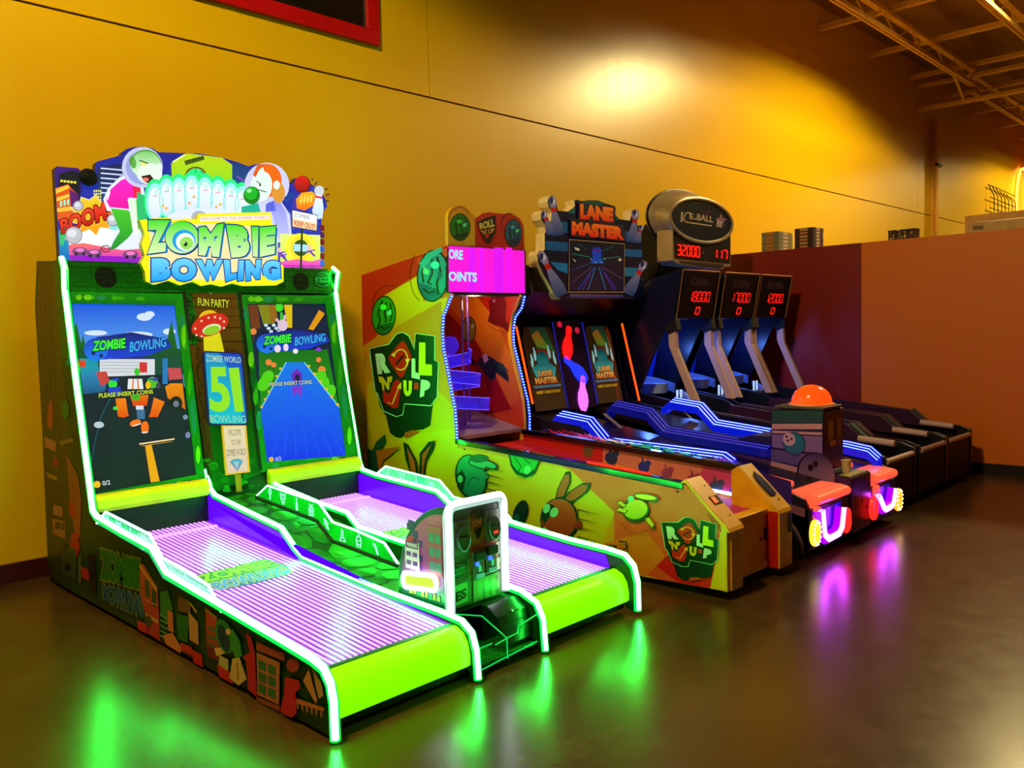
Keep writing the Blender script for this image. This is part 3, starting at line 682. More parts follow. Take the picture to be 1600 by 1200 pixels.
# ground, smoke
h.poly([(93, 352), (230, 352), (230, 404), (93, 402)], (120, 220, 215), (245, 235, 250)); h.ell(150, 378, 44, 22, (240, 246, 252)); h.ell(200, 380, 26, 30, (226, 232, 250))
h.poly([(93, 384), (130, 380), (190, 391), (226, 388), (226, 412), (93, 408)], (250, 110, 90), (215, 20, 200)); h.poly([(96, 398), (226, 402), (226, 413), (94, 409)], (150, 20, 200))
for (x, y) in ((124, 393), (203, 398), (146, 396)): h.ell(x, y, 12, 6.5, (110, 70, 120)); h.ell(x, y-2, 7, 3, (240, 120, 200)); h.ell(x-6, y+4, 2.6, 2.6, (40, 20, 50), n=8); h.ell(x+6, y+4, 2.6, 2.6, (40, 20, 50), n=8)
h.poly([(92, 372), (106, 376), (108, 408), (93, 407)], (20, 150, 190), (20, 90, 190)); h.poly([(91, 360), (102, 366), (98, 384), (92, 382)], (60, 190, 110)); h.ring(164, 389, 7, 5, 1.4, (40, 20, 30)); h.line([(154, 390), (176, 389)], 1, (40, 20, 30))
# burst
st = []
for k in range(18):
    q = 2*math.pi*k/18; r = (1.0 if k % 2 == 0 else .66)*(1+.12*math.sin(3.1*k)); st.append((143+36*r*math.cos(q), 336+33*r*math.sin(q)))
h.poly([(143+(p[0]-143)*1.05, 336+(p[1]-336)*1.05) for p in st], (250, 240, 200)); h.poly(st, (252, 205, 40), (248, 150, 20))
h.text('BOOM!', ((92, 344), (169, 312), (173, 341), (95, 366)), (250, 60, 40), (190, 10, 14), bold=.04, out=(70, 6, 10), ob=.05)
for (x, y, r) in ((114, 368, 12.5), (175, 344, 8.5), (121, 322, 7)): h.ell(x, y, r+1.2, r+1.2, (120, 124, 135)); h.ell(x, y, r, r, (190, 192, 200)); h.ell(x-r*.2, y-r*.25, r*.6, r*.5, (222, 224, 230))
# left cartoon figure
h.poly([(160, 312), (168, 294), (186, 277), (206, 270), (222, 286), (226, 314), (206, 318), (204, 332), (166, 330)], (226, 232, 250))
h.poly([(172, 326), (200, 329), (209, 359), (199, 372), (180, 388), (170, 391), (176, 378), (186, 362)], (70, 200, 40), (20, 140, 50))
h.poly([(164, 312), (172, 296), (188, 282), (206, 275), (217, 288), (219, 311), (200, 309), (200, 327), (170, 324)], (250, 20, 200), (235, 0, 160)); h.poly([(205, 276), (218, 290), (219, 311), (208, 309)], (235, 20, 70)); h.line([(170, 300), (166, 313)], 2.5, (250, 235, 250))
h.poly([(198, 311), (211, 311), (216, 360), (213, 368), (207, 366)], (214, 250, 214), (240, 255, 240)); h.poly([(211, 311), (217, 312), (218, 356), (214, 360)], (90, 200, 50))
h.ell(221, 262, 32, 32, (196, 200, 236)); h.ell(222, 262, 27, 27, (150, 160, 220)); h.ell(226, 256, 24, 22, (110, 200, 90), c2=(225, 250, 220)); h.ell(232, 272, 20, 16, (228, 250, 228)); h.ell(206, 254, 5, 10, (90, 170, 70), rot=-14)
h.poly([(219, 276), (233, 273), (240, 282), (232, 288), (224, 284)], (60, 10, 10)); h.ell(226, 281, 5, 3, (230, 120, 110)); h.poly([(218, 254), (227, 256), (226, 261), (220, 259)], (240, 230, 90)); h.line([(216, 251), (230, 256)], 1.6, (40, 60, 30)); h.ell(247, 262, 4, 6, (225, 250, 230)); h.ring(226, 258, 24, 22, 1, (40, 70, 40), a0=180, a1=350)
# middle building and glowing pins
h.poly([(266, 256), (286, 244), (290, 240), (345, 247), (361, 258), (361, 310), (268, 310)], (188, 214, 20), (120, 224, 30)); h.line([(268, 254), (288, 242)], 2.5, (240, 240, 140))
h.ell(304, 276, 17, 15, (120, 60, 20), a0=180, a1=360); h.ell(304, 276, 14, 12.5, (40, 236, 130), a0=180, a1=360); h.line([(304, 264), (304, 276)], 1.2, (30, 110, 50)); h.line([(291, 276), (296, 267)], 1.2, (30, 110, 50)); h.line([(318, 276), (312, 267)], 1.2, (30, 110, 50)); h.rect(286, 274, 324, 278, (70, 190, 60))
h.poly([(286, 252), (316, 244), (318, 250), (288, 259)], (70, 90, 16)); 
for k in range(6): h.line([(289+4.6*k, 255.4-1.3*k), (291.5+4.6*k, 250.5-1.3*k)], 1.2, (30, 40, 10))
h.poly([(361, 252), (388, 262), (396, 270), (396, 320), (361, 320)], (16, 50, 120), (20, 90, 140)); h.line([(368, 276), (384, 286)], 2, (150, 60, 200))
h.poly([(212, 300), (224, 306), (228, 345), (214, 345)], (40, 190, 110)); 
pin_x = [(240, 292), (258, 285), (277, 284), (297, 280), (318, 283), (338, 287), (358, 292), (376, 297)]
for (x, y) in pin_x: h.ell(x, y+22, 17, 34, (30, 240, 130))
for (x, y) in pin_x: h.ell(x, y+24, 14, 30, (150, 255, 235))
for (x, y) in pin_x: h.ell(x, y+26, 11.5, 26, (236, 255, 250), c2=(214, 226, 250)); h.ell(x+2, y+8, 4, 6, (200, 236, 232))
for (x, y) in pin_x: h.ring(x, y+26, 11.5, 26, 1.3, (120, 226, 215)); h.line([(x-4, y+15), (x+4, y+15)], 2, (236, 170, 190))
for (x, y) in ((252, 322), (257, 326), (293, 318), (335, 324), (341, 320), (300, 308)): h.poly([(x, y-3), (x+3, y+2), (x-3, y+2)], (250, 170, 40))
h.ell(318, 340, 60, 14, (224, 232, 250)); h.ell(308, 340, 12, 10, (176, 180, 190))
# right cartoon figure
h.ell(414, 290, 35, 35, (205, 206, 240)); h.poly([(388, 322), (434, 312), (450, 336), (453, 374), (430, 380), (412, 352)], (205, 212, 250))
h.poly([(414, 318), (432, 312), (444, 332), (449, 368), (440, 375), (430, 372), (424, 340)], (140, 140, 236), (190, 196, 252)); h.poly([(412, 320), (424, 314), (428, 330), (412, 332)], (90, 100, 220))
h.ell(415, 283, 22, 26, (236, 104, 14)); h.ell(432, 302, 10, 16, (222, 150, 50)); h.ell(405, 292, 17, 24, (225, 250, 235), rot=8); h.poly([(399, 268), (408, 262), (416, 300), (408, 304)], (225, 250, 235)); h.poly([(392, 274), (399, 258), (412, 257), (403, 264), (396, 278)], (222, 90, 16)); h.ell(429, 290, 5, 7, (225, 250, 235))
h.line([(397, 284), (404, 288)], 1.3, (30, 40, 40)); h.ell(403, 290, 1.6, 2, (20, 40, 40)); h.line([(399, 297), (413, 301)], 1.4, (40, 50, 50)); h.ell(390, 306, 13, 14, (10, 130, 30)); h.ell(389, 303, 10, 10, (20, 180, 40)); h.ell(386, 299, 4, 3, (150, 240, 160)); h.poly([(374, 324), (400, 318), (404, 332), (374, 334)], (20, 180, 150))
# ball, fist, pin, plates
h.poly([(452, 300), (458, 308), (450, 312), (446, 320), (440, 310)], (20, 60, 150)); h.ell(469, 289, 13, 13.5, (120, 0, 10)); h.ell(468, 288, 11.5, 12, (225, 14, 24), c2=(150, 6, 14))
h.poly([(459, 312), (468, 302), (484, 300), (490, 306), (486, 322), (472, 330), (460, 326)], (250, 180, 20), (240, 110, 20))
for k in range(4): h.ell(467+5.2*k, 313-.6*k, 1.7, 6.5, (250, 220, 90), rot=8)
h.ell(495, 299, 7.5, 8, (206, 214, 226)); h.poly([(491, 304), (499, 305), (502, 326), (500, 342), (488, 344), (484, 330)], (240, 246, 252), (190, 220, 246)); h.line([(489, 308), (500, 310)], 3, (220, 30, 50))
for (p, q) in (((503, 298), (509, 295)), ((505, 306), (511, 304)), ((503, 317), (510, 314)), ((485, 283), (484, 279)), ((488, 290), (492, 285))): h.line([p, q], 1.8, (30, 30, 50))
h.poly([(453, 329), (492, 337), (492, 350), (453, 342)], (250, 250, 246)); h.poly([(453, 342), (492, 350), (491, 361.5), (453, 355)], (250, 214, 160)); h.line([(453, 329), (492, 337), (491, 361.5), (453, 355)], 1.2, (40, 40, 30), closed=True)
h.text('ZOMBIE', ((456, 333), (480, 338), (480, 344), (456, 339)), (120, 130, 140), bold=.0)
h.text('KEEP OUT!', ((456, 345), (489, 352), (488, 359.5), (456, 353)), (205, 70, 30), bold=.02)
h.poly([(434, 366), (497, 368), (498, 421), (434, 419)], (230, 250, 120), (210, 245, 60)); h.ell(466, 388, 24, 23, (250, 240, 40)); h.ell(466, 388, 19, 18, (238, 250, 130)); h.ring(466, 388, 15, 16, 4, (245, 220, 10)); h.ell(466, 388, 12, 13, (70, 90, 14)); h.poly([(455, 382), (477, 383), (477, 394), (455, 393)], (170, 226, 240))
h.poly([(434, 410), (460, 405), (482, 409), (497, 405), (500, 421), (434, 419)], (250, 110, 170), (230, 10, 215))
h.line([(468, 358), (466, 420)], 3, (20, 50, 20))
for (x, y) in ((480, 393), (436, 400), (434, 396)): h.line([(x-6, y+2), (x, y), (x+8, y+8)], 3, (110, 40, 200)); h.line([(x, y), (x+8, y-2)], 2, (110, 40, 200)); h.ell(x-1, y-5, 3, 4, (240, 190, 190), n=8)
for k in range(6): h.poly([(496, 352+11*k), (502.4, 353+11*k), (502.6, 362+11*k), (496, 361+11*k)], [(110, 10, 30), (70, 20, 90), (110, 10, 40), (20, 90, 220), (110, 20, 50), (20, 110, 230)][k])
h.build('header_print', hb, printed('header_backlit', 1.12, .25))
# logo board in front of the header
LYB = 5.545
lp = lambda x, y: ony(x, y, LYB)
LO = [(218, 344), (240, 341), (263, 339.5), (270, 344), (290, 341), (307, 343), (309, 334.6), (365, 332.5), (422.6, 331.4), (424, 350), (434, 352.5), (434, 411), (443, 415), (443, 440), (431, 446), (379, 447), (362, 443), (346, 448), (330, 444), (314, 447), (301, 440), (281, 446), (263, 438.6), (241, 445), (228, 440), (226, 424), (219.5, 411), (226, 399.6), (221, 382), (226, 366)]
lb = MB().plate([lp(*p) for p in LO], (0, .045, 0), mat('logo_edge', (200, 190, 20), .4)).build('logo_board', ZB, label='lit yellow logo board with green and blue lettering')
l = Art(lp, hn, start=.0015)
l.poly(LO, (250, 240, 20)); l.poly([(232, 352), (270, 349), (330, 350), (428, 356), (428, 404), (434, 420), (400, 436), (330, 438), (280, 436), (238, 436), (232, 412), (236, 396)], (255, 232, 170)); l.poly([(312, 339), (421, 336), (421, 343), (312, 346)], (255, 246, 235)); l.text('WELCOME TO THE ZOMBIE WORLD', ((313, 340), (420, 337.5), (420, 341.5), (313, 344.5)), (190, 60, 160), (236, 110, 30))
G1, G2, DB, LB1, LB2 = (70, 226, 20), (214, 246, 176), (4, 60, 130), (110, 214, 255), (0, 160, 255)
def grow(q, k):
    cx_ = sum(p[0] for p in q)/4; cy_ = sum(p[1] for p in q)/4
    return [(cx_+(p[0]-cx_)*k, cy_+(p[1]-cy_)*(1+(k-1)*.5)) for p in q]
def glyph(ch, q, c1, c2, sh):
    q = grow(q, 1.06)
    l.text(ch, [(p[0]+sh[0], p[1]+sh[1]) for p in q], (0, 140, 220), bold=.10); l.text(ch, q, c1, c2, bold=.08, out=DB, ob=.035)
glyph('Z', ((228, 345), (264, 345), (260, 392), (231, 396)), G1, G2, (4, 2))
l.ell(285, 372, 28, 27, DB); l.ell(284, 371, 26, 25, G1, c2=G2); l.ell(287, 376, 18, 17, (10, 160, 235)); l.ell(289, 378, 14.5, 14, (240, 252, 240)); l.ell(291, 380, 10.5, 10, (150, 226, 90)); l.ell(289.5, 381.5, 3.2, 3.6, (10, 60, 20)); l.ell(287.5, 379.5, 1.2, 1.2, (255, 255, 255), n=8)
glyph('M', ((311, 356), (348, 350), (341, 401), (311, 398)), G1, G2, (3, 2)); glyph('B', ((354, 352), (389, 354), (388, 400), (362, 402)), G1, G2, (3, 2)); glyph('I', ((393, 355), (403, 355), (402, 401), (395, 400)), G1, G2, (3, 2)); glyph('E', ((406, 356), (430, 354), (428, 396), (406, 401)), G1, G2, (3, 2))
for ch, q in (('B', ((238, 405), (265, 404), (264, 436), (238, 439))), ('O', ((269, 405), (304, 405), (304, 438), (270, 439))), ('W', ((308, 407), (345, 407), (339, 435), (317, 439))), ('L', ((350, 407), (368, 408), (368, 434), (353, 439))), ('I', ((373, 408), (380, 408), (379, 437), (371, 438))), ('N', ((384, 408), (406, 407), (404, 435), (385, 438))), ('G', ((411, 408), (435, 408), (436, 438), (411, 437)))):
    l.text(ch, grow(q, 1.14), LB1, LB2, bold=.085, out=(4, 50, 150), ob=.045)
l.build('lettering', lb, printed('logo_backlit', 1.08, .25))
MB().lathe(ony(133, 279, 5.68), [(.03, 0), (.05, .02), (.055, .06), (.0, .07)], black, 16, (0, -1, 0)).build('lamp_cap', hb)

# ------------------------------------------------ print on the outer left flank
fl = Art(lambda x, y: onx(x, y, XL), (-1, 0, 0), start=.0012)
fl.poly([(61, 412), (96, 405), (101, 452), (146, 806), (238, 858), (260, 897), (488, 1033), (510, 1060), (519, 1152), (85, 908), (75, 880), (58, 480)], (26, 66, 14), (12, 60, 14))
fl.poly([(61, 414), (84, 410), (88, 460), (128, 900), (108, 912), (85, 905), (76, 880), (58, 480)], (96, 70, 30), (40, 60, 20))
for x in (66, 73, 80): fl.line([(x, 416), (x-2, 480), (x+14, 690)], 1.6, (60, 40, 18))
fl.poly([(84, 412), (96, 406), (101, 455), (112, 560), (98, 560), (88, 470)], (30, 96, 18), (20, 110, 20))
fl.poly([(76, 632), (82, 622), (84, 655), (80, 672), (74, 664)], (180, 70, 40)); fl.poly([(70, 682), (88, 690), (88, 706), (70, 698)], (190, 120, 70)); fl.poly([(84, 714), (92, 718), (91, 732), (84, 726)], (170, 30, 24)); fl.poly([(72, 738), (90, 744), (90, 752), (76, 746)], (170, 130, 60))
fl.poly([(84, 788), (98, 792), (99, 808), (84, 804)], (180, 120, 70)); fl.poly([(82, 810), (102, 814), (103, 842), (84, 834)], (170, 110, 60)); fl.rect(87, 816, 95, 826, (60, 60, 30)); fl.rect(97, 818, 101, 828, (60, 60, 30))
fl.poly([(104, 708), (122, 740), (128, 780), (126, 840), (118, 838), (110, 780)], (150, 80, 40), (170, 90, 40)); fl.poly([(108, 780), (118, 790), (120, 812), (110, 806)], (190, 40, 30)); fl.poly([(94, 690), (115, 684), (116, 690), (96, 696)], (150, 120, 30)); fl.ell(103, 640, 6, 16, (24, 120, 30)); fl.poly([(112, 834), (122, 832), (126, 856), (118, 878), (110, 868)], (190, 10, 24))
fl.poly([(98, 850), (120, 858), (120, 905), (98, 896)], (60, 80, 40)); fl.ell(103, 856, 4, 7, (20, 26, 16)); fl.ell(107, 886, 5, 6, (24, 20, 20)); fl.poly([(128, 884), (144, 892), (146, 910), (129, 902)], (190, 50, 30)); fl.poly([(138, 865), (150, 868), (152, 930), (142, 930)], (26, 16, 24)); fl.poly([(124, 868), (128, 868), (128, 912), (124, 910)], (90, 110, 40))
fl.text('ZOMBIE', ((156, 856), (221, 874), (221, 922), (159, 905)), (20, 120, 24), bold=.07, out=(120, 130, 30)); fl.text('BOWLING', ((161, 911), (225, 931), (226, 966), (163, 938)), (16, 90, 120), bold=.05, out=(110, 130, 50))
fl.poly([(220, 880), (226, 882), (248, 918), (252, 1002), (234, 990), (228, 956), (221, 928)], (200, 96, 40), (180, 30, 30)); fl.line([(220, 884), (247, 922)], 3, (215, 170, 50)); fl.poly([(228, 904), (234, 908), (236, 934), (229, 930)], (40, 90, 40)); fl.poly([(239, 918), (246, 924), (246, 950), (239, 944)], (40, 90, 40)); fl.line([(228, 936), (248, 946)], 1.6, (220, 150, 60)); fl.poly([(228, 956), (249, 968), (250, 975), (230, 964)], (205, 150, 70)); fl.poly([(216, 968), (231, 975), (232, 990), (218, 983)], (215, 40, 40)); fl.ell(234, 970, 5, 9, (70, 70, 50))
fl.poly([(252, 925), (264, 922), (272, 950), (264, 975), (253, 960)], (50, 130, 50)); 
for k in range(5): fl.line([(252, 960+8*k), (264, 966+8*k)], 2, (90, 170, 80))
fl.poly([(264, 952), (272, 956), (274, 988), (265, 984)], (215, 120, 60)); fl.poly([(257, 992), (272, 988), (286, 1012), (284, 1020), (262, 1006)], (220, 130, 60)); fl.poly([(281, 930), (300, 938), (300, 958), (281, 954)], (120, 84, 40)); fl.poly([(278, 958), (297, 962), (296, 1004), (281, 998)], (20, 110, 30)); fl.poly([(297, 955), (312, 972), (313, 1007), (299, 999)], (205, 150, 70)); fl.line([(300, 942), (310, 956)], 3, (190, 150, 60)); fl.poly([(284, 1003), (302, 1010), (304, 1024), (286, 1016)], (200, 40, 40)); fl.poly([(303, 1014), (318, 1022), (320, 1042), (305, 1034)], (200, 24, 30))
fl.poly([(324, 948), (341, 962), (346, 1015), (326, 1008)], (205, 70, 40), (170, 50, 24)); fl.line([(324, 952), (342, 966)], 4, (205, 150, 60)); 
for k in range(3): fl.poly([(328, 976+13*k), (340, 981+13*k), (341, 988+13*k), (328, 983+13*k)], (90, 100, 50))
fl.poly([(326, 1008), (346, 1014), (350, 1034), (328, 1024)], (120, 20, 20)); fl.poly([(338, 1012), (352, 1010), (355, 1020), (341, 1024)], (220, 190, 90)); fl.poly([(346, 1022), (360, 1030), (360, 1048), (345, 1040)], (190, 180, 90)); fl.poly([(342, 1036), (366, 1052), (368, 1068), (346, 1056)], (205, 30, 30))
fl.ell(354, 993, 13, 28, (40, 140, 50), rot=-16); fl.ell(353, 996, 8, 22, (8, 50, 70), rot=-16); fl.ell(360, 986, 4, 5, (225, 190, 110)); fl.ell(372, 1007, 4.5, 6, (225, 190, 110)); fl.poly([(366, 980), (378, 1000), (382, 1024), (372, 1028), (364, 1010)], (50, 150, 50)); fl.poly([(367, 1028), (378, 1026), (389, 1060), (376, 1070), (362, 1058)], (214, 180, 90)); fl.line([(374, 1034), (376, 1062)], 1.2, (90, 70, 30))
fl.poly([(388, 988), (396, 994), (402, 1020), (405, 1088), (392, 1076), (388, 1030), (382, 1026), (394, 1018)], (196, 24, 36)); fl.poly([(405, 1002), (449, 1020), (448, 1032), (404, 1014)], (170, 70, 50)); fl.poly([(405, 1018), (441, 1034), (440, 1100), (406, 1084)], (190, 110, 60)); 
for r in range(3):
    for c_ in range(2): fl.poly([(408+15*c_, 1029+18*r+6*c_), (420+15*c_, 1035+18*r+6*c_), (420+15*c_, 1049+18*r+6*c_), (408+15*c_, 1043+18*r+6*c_)], (50, 110, 50))
fl.poly([(404, 1086), (442, 1102), (441, 1110), (406, 1094)], (150, 70, 40)); fl.ell(462, 1038, 10, 11, (170, 60, 40)); fl.poly([(450, 1056), (472, 1062), (474, 1074), (466, 1080), (468, 1112), (460, 1120), (442, 1110), (448, 1085)], (204, 26, 36))
fl.poly([(478, 1062), (487, 1044), (500, 1092), (498, 1098)], (214, 140, 70)); fl.poly([(492, 1040), (506, 1064), (510, 1085), (503, 1090), (497, 1066)], (200, 150, 70)); fl.poly([(468, 1089), (511, 1104), (511, 1110), (467, 1097)], (200, 110, 50))
for k in range(6): fl.poly([(468+7.4*k, 1096+2.6*k), (471+7.4*k, 1097+2.6*k), (471+7.4*k, 1107+2.6*k), (469+7.4*k, 1105+2.6*k)], (200, 110, 50))
fl.build('flank_print', ZB, printed('flank_prints', 0, .38))
for x in (1.86, 2.8, 3.7):
    for y in (3.1, 5.7): MB().lathe((x, y, 0), [(.03, 0), (.03, .015), (.01, .017), (.01, .08)], steel, 12).build('levelling_foot', ZB)

# ------------------------------------------------ stone deck between the lanes
dk = [(2.83, .24), (2.93, .258), (4.2, .295), (4.47, .425), (5.36, .535)]
MB().prism([(5.36, .1)] + [(2.99, .1), (2.99, .258)] + dk[2:], 'x', 2.577, 3.018, mat('deck_green', (10, 84, 16), .5)).build('centre_deck', ZB)
def zd(y):
    for (a_, za), (b_, zb) in zip(dk[:-1], dk[1:]):
        if a_ <= y <= b_: return za+(zb-za)*(y-a_)/(b_-a_)
    return dk[-1][1]
random.seed(11)
r = 0; y = 3.42
while y < 5.3:
    x = 2.583 - (.05 if r % 2 else 0)
    dy = random.uniform(.15, .21)
    while x < 3.01:
        dx = random.uniform(.13, .23); x0, x1 = max(x, 2.583), min(x+dx-.010, 3.012)
        if x1-x0 > .02:
            cx, cy = (x0+x1)/2, y+dy/2; st_ = []
            for k in range(8):
                q = 2*math.pi*(k+.5)/8; px_ = cx+(x1-x0)/2*1.12*math.cos(q)*random.uniform(.86, 1); py_ = cy+(dy-.010)/2*1.12*math.sin(q)*random.uniform(.86, 1)
                st_.append((min(max(px_, x0), x1), py_))
            hgt = random.uniform(.003, .006); b = MB()
            g = random.randint(0, 2)
            b.loft([[V((p[0], p[1], zd(p[1])-.002)) for p in st_], [V((p[0], p[1], zd(p[1])+hgt*.6)) for p in st_], [V((cx+(p[0]-cx)*.86, cy+(p[1]-cy)*.86, zd(cy+(p[1]-cy)*.86)+hgt)) for p in st_]], mat(f'deck_stone_green{g}', [(22, 140, 26), (16, 124, 22), (30, 150, 30)][g], .45, bump=.15))
            b.build('stone', ZB)
        x += dx
    y += dy; r += 1

# ------------------------------------------------ acrylic side fences with lit edges and line drawings
EDGE = glow('fence_edge_light', (.42, 1, .80), 3.0)
ICON = glow('etched_line_light', (.35, 1, .72), 1.5)
ACR = mat('fence_acrylic', (70, 200, 150), .08, alpha=.34, emit=(.06, .55, .36), es=.9)
ACG = mat('fence_acrylic_green', (10, 150, 30), .2, emit=(.0, .30, .02), es=.42)
ICONS = [
    [[(0, 1), (.05, .62), (-.12, .45), (-.10, .12), (.12, .02), (.30, .18), (.26, .46), (.05, .62)]],
    [[(-.5, .05), (-.2, .12), (0, .3), (.2, .12), (.5, .05), (.36, .5), (.1, .95), (-.1, .95), (-.36, .5), (-.5, .05)], [(-.2, .45), (-.05, .55)], [(.2, .45), (.05, .55)], [(-.12, .75), (.12, .75)]],
    [[(-.12, 1), (-.12, .5), (0, .35), (.12, .5), (.12, 1), (-.12, 1)], [(0, .35), (0, 0)], [(-.12, .7), (.12, .7)]],
    [[(-.36, 1), (-.36, .35), (-.15, .3), (-.3, .08), (0, .22), (.3, .08), (.15, .3), (.36, .35), (.36, 1), (-.36, 1)], [(-.36, .6), (.36, .6)], [(0, .3), (0, 1)]],
    [[(-.4, .1), (-.1, .2), (.15, .55), (.4, .9), (.1, .85), (-.2, .5), (-.4, .1)], [(-.4, .5), (.4, .4)]],
    [[(-.5, .95), (.5, .95), (.25, .72), (-.25, .72), (-.5, .95)], [(-.2, .72), (-.08, .05), (.08, .1), (.2, .72)]],
    [[(-.4, .5), (-.25, .15), (.25, .15), (.4, .5), (.25, .95), (-.25, .95), (-.4, .5)], [(0, .15), (.05, -.05)], [(-.2, .45), (-.05, .5)], [(.2, .45), (.05, .5)], [(-.2, .72), (0, .78), (.2, .72)]],
    [[(.35, 1), (-.1, .3), (-.3, .2), (-.42, .4)], [(.22, 1), (-.16, .42), (-.28, .5)]]]
def fence(X, label, green=False):
    base = [(5.21, .535), (4.47, .475), (4.31, .375), (3.68, .335)]
    top = [(5.06, .622), (4.45, .582), (4.31, .482), (4.08, .468), (3.80, .435)]
    pts = base + top[::-1]
    o = MB().prism(pts, 'x', X-.004, X+.004, ACG if green else ACR).build('side_fence', ZB, label=label)
    e = MB(); e.tube([V((X, *p)) for p in [base[0]]+top+[base[-1]]], .0075, EDGE, 6); e.build('lit_edge', o)
    if green: MB().tube([V((X-.006, p[0], p[1]-.008)) for p in base], .012, dark, 6).build('base_channel', o)
    for k, dr in enumerate(ICONS):
        t = (k+.55)/8; y = 5.12-(5.12-3.80)*t
        zb = (base[1][1]+(y-4.47)*.081 if y > 4.47 else (base[2][1]+(y-4.31)*.625 if y > 4.31 else base[3][1]+(y-3.68)*.063))
        s_ = .078; z0 = zb+.012
        ic = MB()
        for ln in dr: ic.tube([V((X-.006, y-p[0]*s_*.8, z0+(1-p[1])*s_)) for p in ln], .0028, ICON, 4)
        ic.build('line_drawing', o)
fence(1.795, 'clear acrylic fence on the left edge'); fence(2.83, 'green tinted acrylic fence on the centre deck', True); fence(3.805, 'clear acrylic fence on the right edge')

# ------------------------------------------------ console between the lanes
x0, x1, yf = 2.612, 2.995, 3.02
sidep = [(yf, .27), (yf, .77)] + [(yf+.385*math.sin(q)*1.0, .30+.47*math.cos(q)) for q in [math.radians(a_) for a_ in range(8, 91, 9)]] + [(yf+.385, .27)]
cs = MB().prism(sidep, 'x', x0, x1, mat('console_body', (20, 50, 60), .35)).build('console', ZB, bevel=.006, label='upright control console between the two lanes')
ca = Art(lambda u, v: V((x0, u, v)), (-1, 0, 0))
inn = [(yf+.02, .29), (yf+.02, .735)] + [(yf+.02+.335*math.sin(q), .31+.425*math.cos(q)) for q in [math.radians(a_) for a_ in range(8, 91, 9)]] + [(yf+.35, .29)]
ca.poly(inn, (60, 60, 120), (205, 60, 150))
random.seed(3)
for k in range(16): 
    a_, b_ = yf+.14+random.uniform(0, .15), .42+random.uniform(0, .24); ca.poly([(a_, b_), (a_+.035, b_), (a_+.035, b_+.035), (a_, b_+.035)], random.choice([(240, 20, 90), (225, 20, 60), (90, 40, 140), (60, 30, 110)]))
ca.poly([(yf+.03, .43), (yf+.13, .43), (yf+.13, .67), (yf+.03, .67)], (170, 70, 90)); 
for r_ in range(3):
    for c_ in range(2): ca.poly([(yf+.038+.046*c_, .45+.07*r_), (yf+.076+.046*c_, .45+.07*r_), (yf+.076+.046*c_, .495+.07*r_), (yf+.038+.046*c_, .495+.07*r_)], (60, 130, 120))
ca.poly([(yf+.20, .43), (yf+.31, .43), (yf+.31, .57), (yf+.20, .57)], (230, 215, 235)); ca.poly([(yf+.205, .535), (yf+.305, .535), (yf+.305, .57), (yf+.205, .57)], (120, 40, 120))
ca.text('WARNING', ((yf+.295, .562), (yf+.215, .562), (yf+.215, .542), (yf+.295, .542)), (235, 225, 240), bold=.02)
for (a_, b_) in ((yf+.215, .495), (yf+.265, .495), (yf+.215, .45), (yf+.265, .45)): ca.poly([(a_, b_), (a_+.036, b_), (a_+.036, b_+.022), (a_, b_+.022)], (110, 60, 150))
for k in range(8): ca.poly([(yf+.05+.03*k, .305), (yf+.075+.03*k, .305), (yf+.07+.03*k, .335+.01*(k % 3)), (yf+.052+.03*k, .33)], random.choice([(230, 150, 90), (40, 160, 110), (200, 90, 60)]))
ca.build('side_print', cs, printed('console_prints', 0))
fa2 = Art(lambda u, v: V((x0+(x1-x0)*u, yf, .27+(.77-.27)*v)), (0, -1, 0))
fa2.rect(0, 0, 1, 1, (90, 100, 84), (96, 92, 84)); fa2.rect(.0, .42, .34, .72, (96, 108, 92)); fa2.poly([(.38, .28), (.9, .32), (.88, .7), (.6, .74), (.5, .9), (.38, .86)], (190, 100, 24)); fa2.line([(.38, .27), (.90, .31), (.89, .62)], .012, (200, 170, 30)); 
for k in range(9): fa2.poly([(.41+.05*k, .29+.004*k), (.43+.05*k, .29+.004*k), (.45+.05*k, .33+.004*k), (.43+.05*k, .33+.004*k)], (20, 20, 16))
for k in range(5): fa2.poly([(.42+.05*k, .84), (.44+.05*k, .84), (.47+.05*k, .93), (.45+.05*k, .93)], (30, 24, 16))
fa2.poly([(.42, .74), (.62, .76), (.62, .83), (.42, .81)], (200, 50, 30)); fa2.text('ZONE', ((.43, .815), (.61, .83), (.61, .77), (.43, .75)), (250, 120, 60), bold=.02)
fa2.poly([(.48, .72), (.62, .74), (.57, .64), (.52, .62)], (14, 14, 14)); fa2.poly([(.0, .02), (.33, .04), (.33, .24), (.0, .22)], (120, 190, 130)); fa2.text('ES', ((.12, .16), (.31, .18), (.31, .08), (.12, .06)), (14, 30, 20), bold=.05); fa2.poly([(.0, .25), (.33, .27), (.33, .45), (.0, .43)], (20, 50, 50)); fa2.ring(.17, .35, .15, .07, .014, (150, 90, 90)); fa2.text('TICKETS', ((.05, .39), (.29, .395), (.29, .33), (.05, .31)), (60, 170, 130), bold=.03)
for (u, v, ch) in ((.86, .42, 'ZOMBIE'), (.86, .26, 'BRAINS')): fa2.poly([(u, v), (1, v+.01), (1, v+.13), (u, v+.12)], (205, 205, 170)); fa2.text('Z' if ch[0] == 'Z' else 'A', ((u+.05, v+.1), (u+.12, v+.105), (u+.12, v+.04), (u+.05, v+.035)), (40, 40, 50), bold=.05)
fa2.poly([(.86, .60), (.95, .61), (.95, .75), (.86, .73)], (90, 60, 110))
fa2.poly([(.42, .0), (.96, .02), (.96, .24), (.42, .22)], (110, 140, 80)); 
for k in range(4): fa2.poly([(.46+.12*k, .01), (.52+.12*k, .01), (.50+.12*k, .2), (.47+.12*k, .2)], random.choice([(60, 130, 110), (150, 120, 80), (70, 90, 50)]))
